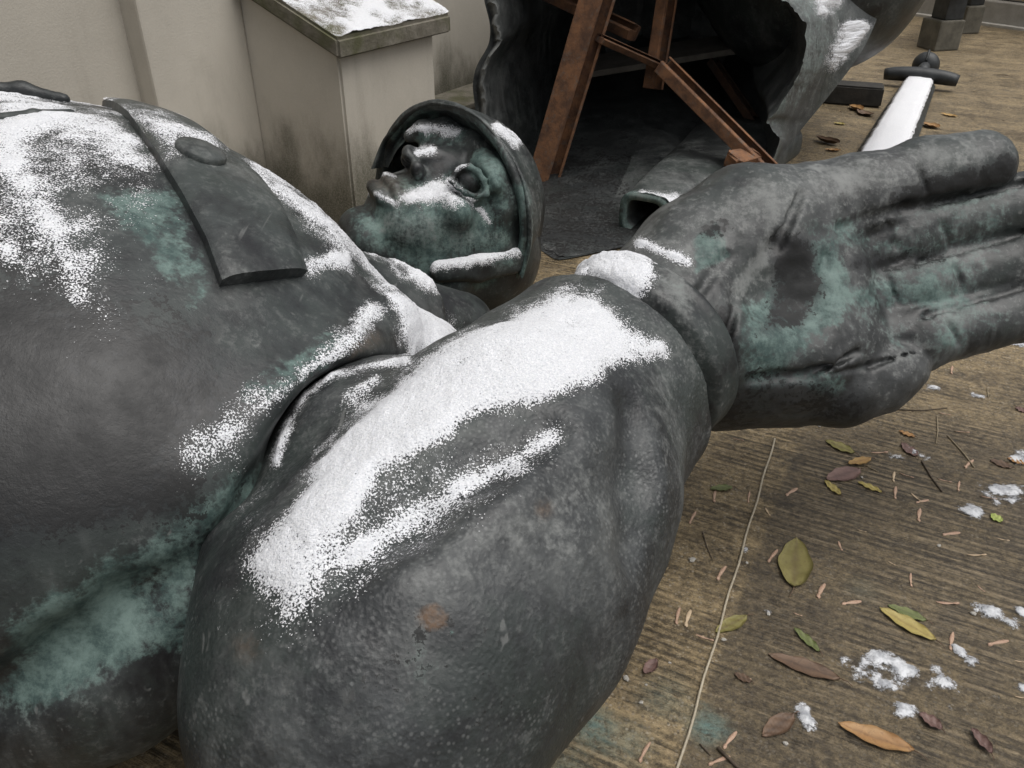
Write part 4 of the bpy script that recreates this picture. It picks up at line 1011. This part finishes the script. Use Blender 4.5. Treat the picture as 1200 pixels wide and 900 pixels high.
# ------------------------------------------------------------------ snow on the coping, moss shows through
cw = 60; cv = []; cq = []
for j in range(cw+1):
    for i in range(cw+1):
        s_, n_ = -.045+.80*i/cw, -.01+.722*j/cw; p = WP(s_, n_, cap_top(s_, n_)+.001); cv.append(tuple(p))
cv = np.array(cv); cq = np.array([(j*(cw+1)+i, j*(cw+1)+i+1, (j+1)*(cw+1)+i+1, (j+1)*(cw+1)+i) for j in range(cw) for i in range(cw)])
if vnormals(cv, cq)[0, 2] < 0: cq = cq[:, ::-1]
x = snow_on('s', cv, cq, [], '', .010, .1, 1, extra=lambda V, N: .66+1.5*(fbm(V*np.array([1, 1, .4]), 9, 4, 77)-.5))
join_snow('snow', [x], 'thin patchy snow on the sloping stone cap of the buttress')

# ------------------------------------------------------------------ litter on the ground
bm = bmesh.new(); a, b = G(908, 514, .004), G(790, 915, .004); cp = []
for k in range(24):
    t_ = k/23; p = a+(b-a)*t_; cp.append((p[0]+.002*math.sin(k*1.3), p[1], .0035+.0008*math.sin(k*2.1)))
tube(bm, cp, .0030, 6); bmesh.ops.recalc_face_normals(bm, faces=bm.faces)
tag(bm_obj('cord', bm, mat_plain('pale_cord', (.30, .26, .19), (.42, .37, .28), 60, .8), None, True), 'thin pale cord lying straight across the ribbed concrete', 'cord')

LM = {'olive': mat_leaf('olive_leaf', (.15, .135, .035), (.22, .195, .06)), 'yellow': mat_leaf('yellow_leaf', (.34, .27, .075), (.42, .35, .12), (.16, .11, .04), .4),
      'brown': mat_leaf('brown_leaf', (.085, .050, .030), (.145, .088, .052), (.04, .025, .017)), 'tan': mat_leaf('tan_leaf', (.30, .155, .055), (.40, .24, .10), (.11, .055, .025)),
      'orange': mat_leaf('orange_leaf', (.32, .19, .06), (.40, .26, .09), (.15, .08, .03), .35), 'green': mat_leaf('green_leaf', (.10, .125, .04), (.16, .18, .06), (.07, .07, .03), .4),
      'plum': mat_leaf('plum_leaf', (.13, .075, .065), (.19, .115, .095), (.06, .035, .03)), 'lime': mat_leaf('lime_leaf', (.27, .33, .08), (.36, .40, .12), (.14, .15, .04), .3)}
def leaf(u1, v1, u2, v2, wr, mat, label, curl=.08, z=.004, group=None, seed=0):
    a, b = G(u1, v1), G(u2, v2); L = float(np.linalg.norm(b-a)); W = L*wr; rz = math.atan2(b[1]-a[1], b[0]-a[0])
    rnd = random.Random(seed+int(u1*7+v1)); nl, nw = 14, 7; top = []; rib = []
    tw = rnd.uniform(-.25, .25); c1 = rnd.uniform(.4, 1.3)
    for i in range(nl+1):
        t_ = i/nl; hw = W/2*(math.sin(math.pi*min(1, max(0, t_))**.86)**.80 if 0 < t_ < 1 else .0)+.0006
        for j in range(nw):
            q = j/(nw-1)*2-1
            zz = z+curl*L*(c1*(abs(q)**1.6)*.55*(hw/(W/2)) + .45*(2*t_-1)**2) + tw*q*hw*.35*t_ + .0022*math.sin(t_*21+q*4+seed)
            top.append((t_*L-L/2, q*hw*(1+.05*math.sin(t_*17+seed)), max(zz, .0025))); rib.append(1.0 if j == nw//2 else 0.0)
    nvt = len(top); V = top+[(x, y, zz-.0012) for x, y, zz in top]; F_ = []
    for i in range(nl):
        for j in range(nw-1):
            k = i*nw+j; F_.append((k, k+nw, k+nw+1, k+1)); F_.append((nvt+k, nvt+k+1, nvt+k+nw+1, nvt+k+nw))
    rim = [i*nw for i in range(nl+1)]+[nl*nw+j for j in range(1, nw)]+[i*nw+nw-1 for i in range(nl-1, -1, -1)]+[j for j in range(nw-2, 0, -1)]
    for p, q in zip(rim, rim[1:]+rim[:1]): F_.append((p, q, nvt+q, nvt+p))
    o = mesh_obj('leaf', V, F_, LM[mat], None, True, {'rib': np.array(rib+rib)})
    # petiole
    bm = bmesh.new(); tube(bm, [(-L*.49, 0, z+.2*curl*L+.001), (-L*.60, L*.02, z+.003), (-L*.68, L*.05, .003)], [.0012, .001, .0008], 5)
    st = bm_obj('stalk', bm, LM['brown'], o, True)
    m = (a+b)/2; o.location = (m[0], m[1], 0); o.rotation_euler = (0, 0, rz); st.matrix_parent_inverse = Matrix.Identity(4)
    return tag(o, label, 'leaf', group)
leaf(930, 690, 933, 632, .44, 'olive', 'broad olive green fallen leaf beside the pale cord', .05)
leaf(1096, 752, 1030, 714, .30, 'yellow', 'long bright yellow fallen leaf above the snow remnants', .06)
leaf(1085, 728, 1040, 710, .35, 'green', 'narrow green leaf half under the long yellow leaf', .04, .003)
leaf(984, 797, 900, 768, .27, 'brown', 'long dark brown flat leaf left of the snow remnants', .03)
leaf(1070, 882, 981, 850, .30, 'tan', 'long orange tan leaf with a dark brown centre', .09)
leaf(960, 765, 930, 737, .26, 'green', 'slim green leaf above the long dark brown leaf', .06)
leaf(875, 723, 838, 742, .36, 'olive', 'olive leaf lying against the pale cord', .03)
leaf(930, 838, 893, 864, .42, 'brown', 'dull olive brown leaf pressed flat on dirty slab', .02)
leaf(1103, 857, 1076, 838, .55, 'plum', 'small crumpled brown leaf between snow scraps', .22)
leaf(1161, 886, 1137, 856, .40, 'plum', 'small dry curled reddish brown leaf', .22)
leaf(1001, 532, 967, 517, .42, 'olive', 'olive yellow leaf just below the bronze hand', .04)
leaf(1020, 540, 993, 546, .38, 'orange', 'orange tan leaf touching a dull brown leaf', .05, .009)
leaf(1008, 551, 968, 563, .46, 'plum', 'dull purple brown leaf under an orange leaf', .03)
leaf(985, 581, 966, 564, .34, 'yellow', 'small slim yellow leaf beside the purple brown leaf', .06)
leaf(1033, 578, 1005, 566, .28, 'yellow', 'small pale straw coloured leaf', .05)
leaf(858, 572, 832, 574, .40, 'green', 'small green leaf close to the sleeve cuff', .05)
leaf(1074, 536, 1056, 520, .5, 'plum', 'short purple brown leaf tipped with orange', .08)
leaf(1072, 513, 1053, 506, .42, 'tan', 'short pinkish tan leaf below the fingers', .07)
leaf(1173, 613, 1161, 603, .8, 'lime', 'tiny round lime green leaf', .08)
leaf(1200, 545, 1180, 538, .5, 'tan', 'orange brown leaf fragment at wet concrete', .1)
leaf(1186, 549, 1160, 540, .5, 'brown', 'flat dark brown leaf fragment at wet concrete', .04)
leaf(769, 776, 754, 792, .5, 'plum', 'little folded reddish leaf beside the sleeve', .35)
leaf(880, 800, 860, 790, .5, 'brown', 'faint brown leaf pressed into the concrete beside the cord', .03)
leaf(1190, 478, 1205, 485, .6, 'plum', 'purple leaf under the fingertips', .05)
leaf(1010, 132, 995, 126, .5, 'tan', 'crumpled tan leaf lying in front of the timber baulk', .25)
leaf(1022, 138, 1004, 131, .5, 'brown', 'crumpled brown leaf lying in front of the timber baulk', .3)
leaf(990, 147, 977, 145, .6, 'yellow', 'pale yellow leaf lying near the torn bronze edge', .15)
leaf(983, 172, 955, 164, .45, 'brown', 'long curled brown leaf behind the bronze thumb', .3)
leaf(985, 178, 966, 177, .4, 'tan', 'tan leaf beside the curled brown leaf behind the thumb', .2)
leaf(1100, 152, 1080, 146, .6, 'tan', 'reddish tan leaf right of the sword blade', .2)
leaf(1122, 138, 1102, 134, .4, 'orange', 'pale orange leaf right of the sword blade', .15)
leaf(985, 96, 977, 94, .6, 'tan', 'small tan leaf behind the timber baulk', .2)

# maple seeds, one shared shape, many copies
SEED = [mat_leaf('pink_tan_seed', (.34, .205, .135), (.46, .33, .24), (.20, .11, .07), .4), mat_leaf('pale_seed', (.44, .33, .21), (.52, .42, .29), (.30, .17, .09), .3)]
bm = bmesh.new(); ol = []
for k in range(13):
    t_ = k/12; x_ = -.5+t_; c_ = .06*math.sin(t_*2.6)
    hw = .115*math.sqrt(max(1-((t_-.12)/.14)**2, 0)) if t_ < .2 else .035+.105*math.sin((t_-.2)/.8*math.pi)**.8*(.55+.6*t_)*(.9)
    ol.append((x_, c_, max(hw, .012)))
up = [[bm.verts.new((x_, c_+q*h, .012+(.06 if x_ < -.28 else .015)*(1-q*q)+.10*max(0, x_)**2+.03*q)) for q in (-1, 0, 1)] for x_, c_, h in ol]
dn = [[bm.verts.new((v.co.x, v.co.y, v.co.z-(.035 if v.co.x < -.28 else .018))) for v in r] for r in up]
for r, s_, fl in ((up, 0, 1), (dn, 0, -1)):
    for a, b in zip(r[:-1], r[1:]):
        for j in range(2):
            q = [a[j], b[j], b[j+1], a[j+1]]; bm.faces.new(q if fl > 0 else q[::-1])
for j in (0, 2):
    for k in range(12): bm.faces.new([up[k][j], up[k+1][j], dn[k+1][j], dn[k][j]])
for k in (0, 12):
    for j in range(2): bm.faces.new([up[k][j], up[k][j+1], dn[k][j+1], dn[k][j]])
bmesh.ops.recalc_face_normals(bm, faces=bm.faces)
sme = bpy.data.meshes.new('maple_seed'); bm.to_mesh(sme); bm.free()
for p in sme.polygons: p.use_smooth = True
sme2 = sme.copy(); sme.materials.append(SEED[0]); sme2.materials.append(SEED[1])
# (u, v, direction in the picture in degrees, size in px, pale?)
seeds = [(788, 598, 95, 14, 0), (812, 607, 120, 14, 0), (838, 582, 100, 12, 0), (846, 672, 125, 17, 0), (878, 583, 100, 11, 0), (928, 577, 150, 14, 0), (795, 722, 105, 18, 0), (807, 725, 110, 18, 1), (826, 747, 20, 20, 0),
         (756, 882, 120, 24, 0), (856, 868, 130, 22, 0), (843, 892, 160, 24, 0), (906, 652, 130, 16, 0), (963, 693, 120, 18, 0), (998, 707, 175, 20, 0), (1068, 680, 90, 14, 0), (1110, 706, 5, 24, 0), (1116, 752, 100, 20, 0), (1170, 754, 170, 22, 0),
         (1050, 578, 95, 22, 0), (1062, 557, 20, 16, 0), (1048, 559, 100, 10, 1), (1074, 583, 40, 14, 1), (1081, 588, 170, 13, 0), (1078, 604, 100, 14, 0), (1115, 626, 175, 18, 0), (1136, 544, 140, 18, 0), (1107, 563, 15, 15, 0), (1124, 570, 100, 10, 0),
         (1127, 506, 5, 16, 0), (1107, 485, 10, 12, 0), (1116, 434, 100, 8, 0), (1030, 530, 0, 18, 0), (1158, 583, 10, 18, 0), (1175, 632, 10, 14, 1), (1144, 650, 0, 20, 1), (1195, 775, 10, 12, 1), (1196, 817, 10, 14, 1), (1190, 575, 30, 14, 0),
         (865, 515, 10, 12, 0), (820, 745, 5, 8, 1), (900, 600, 60, 9, 1), (935, 720, 20, 9, 0), (1045, 660, 30, 9, 1), (985, 640, 70, 10, 0), (870, 640, 20, 8, 1), (1150, 690, 40, 10, 0), (1010, 622, 15, 10, 1), (875, 795, 10, 10, 0), (745, 640, 40, 9, 0)]
for k, (u, v, dg, s_, pale) in enumerate(seeds):
    a = math.radians(dg); p = G(u, v); q = G(u+s_*math.cos(a), v+s_*math.sin(a)); d = q-p; L = min(max(float(np.linalg.norm(d)), .018), .050)
    o = bpy.data.objects.new('maple_seed', sme2 if pale else sme); COL.objects.link(o); o.location = (p[0], p[1], .0005)
    o.rotation_euler = (random.uniform(-.06, .06), random.uniform(-.04, .04), math.atan2(-d[1], -d[0])); o.scale = (L*1.15, L*random.uniform(.65, .95), L*.9)
    tag(o, 'pale straw winged maple seed lying on ribbed concrete' if pale else 'pinkish tan winged maple seed lying on ribbed concrete', 'seed', 'pale maple seeds on the concrete' if pale else 'pink maple seeds on the concrete')
TW = mat_plain('brown_twig', (.05, .036, .024), (.10, .075, .05), 60); TW2 = mat_plain('pale_twig', (.20, .16, .10), (.30, .25, .17), 60)
twigs = [([(823, 623), (828, 640), (834, 654)], .0016, TW, 'thin bent black twig beside the cord'), ([(841, 876), (853, 888), (866, 900)], .004, TW, 'short thick dark twig near the cord end'),
         ([(1110, 510), (1130, 532), (1142, 548)], .0022, TW2, 'straight straw coloured stem below the fingers'), ([(1080, 540), (1092, 560), (1104, 576)], .0026, TW, 'brown twig crossing wet concrete below the hand'),
         ([(1098, 488), (1099, 505), (1097, 520)], .002, TW2, 'short upright pale stem below the fingers'), ([(1050, 480), (1080, 481), (1110, 478)], .002, TW, 'thin dark twig under the little finger'), ([(1157, 455), (1158, 465)], .002, TW2, 'tiny pale stem under the ring finger'),
         ([(820, 872), (833, 885)], .0018, TW, 'hair-thin dark twig crossing the cord'), ([(1015, 546), (1030, 553)], .0014, TW2, 'tiny straw stalk beside the orange leaf')]
for pl, r, mt, lab in twigs:
    bm = bmesh.new(); tube(bm, [G(u, v, r+.0008*(i % 2)) for i, (u, v) in enumerate(pl)], [r*(1-.25*i/len(pl)) for i in range(len(pl))], 6); bmesh.ops.recalc_face_normals(bm, faces=bm.faces)
    tag(bm_obj('twig', bm, mt, None, True), lab, 'twig')
PEB = mat_plain('pale_pebble', (.34, .32, .28), (.46, .44, .40), 50)
bm = bmesh.new(); bmesh.ops.create_icosphere(bm, subdivisions=2, radius=1)
for v in bm.verts: v.co *= 1+.18*math.sin(v.co.x*3+v.co.y*5)
pme = bpy.data.meshes.new('pebble'); bm.to_mesh(pme); bm.free(); pme.materials.append(PEB)
for p in pme.polygons: p.use_smooth = True
for u, v, r in ((768, 687, .006), (734, 796, .007), (751, 824, .0045), (757, 803, .003), (811, 657, .008), (848, 750, .005), (785, 777, .003), (1010, 560, .004), (875, 660, .004), (920, 872, .005), (900, 720, .005), (960, 500, .005), (1100, 640, .005), (1140, 720, .006)):
    g = G(u, v); o = bpy.data.objects.new('pebble', pme); COL.objects.link(o); o.location = (g[0], g[1], r*.45); o.scale = (r*1.2, r*.9, r*.65); o.rotation_euler = (0, 0, u)
    tag(o, 'small pale pebble on the ribbed concrete', 'pebble', 'pebbles on the concrete')
# snow scraps on the ground: one low uneven crust
def ground_crust(blobs, cell=.004, T=.012):
    pts = np.array([G(u, v) for u, v, *_ in blobs]); lo = pts.min(0)-.15; hi = pts.max(0)+.15
    nx, ny = int((hi[0]-lo[0])/cell), int((hi[1]-lo[1])/cell); X, Y = np.meshgrid(lo[0]+np.arange(nx)*cell, lo[1]+np.arange(ny)*cell, indexing='ij')
    W3 = np.stack([X.ravel(), Y.ravel(), np.zeros(X.size)], 1); h = np.full(X.size, -1.0)
    for (u, v, ru, rv, amt), p in zip(blobs, pts):
        px = np.linalg.norm(G(u+1, v)-p); py = np.linalg.norm(G(u, v+1)-p)
        e = np.sqrt(((W3[:, 0]-p[0])/(ru*px))**2+((W3[:, 1]-p[1])/(rv*py))**2); h = np.maximum(h, (1-e)*amt)
    h = h-.12+1.6*(fbm(W3, 30, 4, 51)-.52)+.25*(vnoise(W3, 150, 3)-.5)
    z = .0025+np.clip(h, -.1, .6)*T*.9; W3[:, 2] = z
    idx = np.arange(X.size).reshape(nx, ny); q = np.stack([idx[:-1, :-1], idx[1:, :-1], idx[1:, 1:], idx[:-1, 1:]], -1).reshape(-1, 4); q = q[(h[q] > -.05).any(1)]
    ids, inv = np.unique(q, return_inverse=True); return W3[ids], inv.reshape(-1, 4), h[ids]
gc = ground_crust([(1012, 790, 30, 17, .9), (1030, 770, 20, 9, .9), (1060, 785, 26, 12, .6), (1033, 803, 16, 9, .9), (1045, 775, 16, 6, .7), (1100, 800, 34, 12, .3), (1060, 831, 14, 9, .75), (1115, 832, 10, 6, .6), (943, 838, 9, 15, .55), (1125, 765, 9, 8, .7), (1138, 776, 9, 6, .7),
                   (1162, 717, 27, 11, .9), (1185, 730, 20, 10, .8), (1197, 718, 10, 8, .8), (1165, 575, 30, 8, .8), (1185, 588, 18, 6, .8), (1140, 600, 13, 8, .75), (1148, 570, 12, 5, .6), (1145, 465, 12, 4, .7), (1190, 535, 14, 8, .6), (1080, 533, 14, 6, .5), (1195, 404, 12, 5, .8), (1090, 455, 8, 4, .6), (1168, 815, 10, 5, .5), (1050, 535, 10, 5, .5), (900, 718, 6, 4, .5), (872, 645, 6, 4, .5), (1200, 810, 10, 8, .6)])
og = fast_obj('snow', gc[0], gc[1], SLUSH, None, {'cover': gc[2]})
tag(og, 'scraps of melting snow scattered on the ribbed concrete', 'snow', kind='stuff')
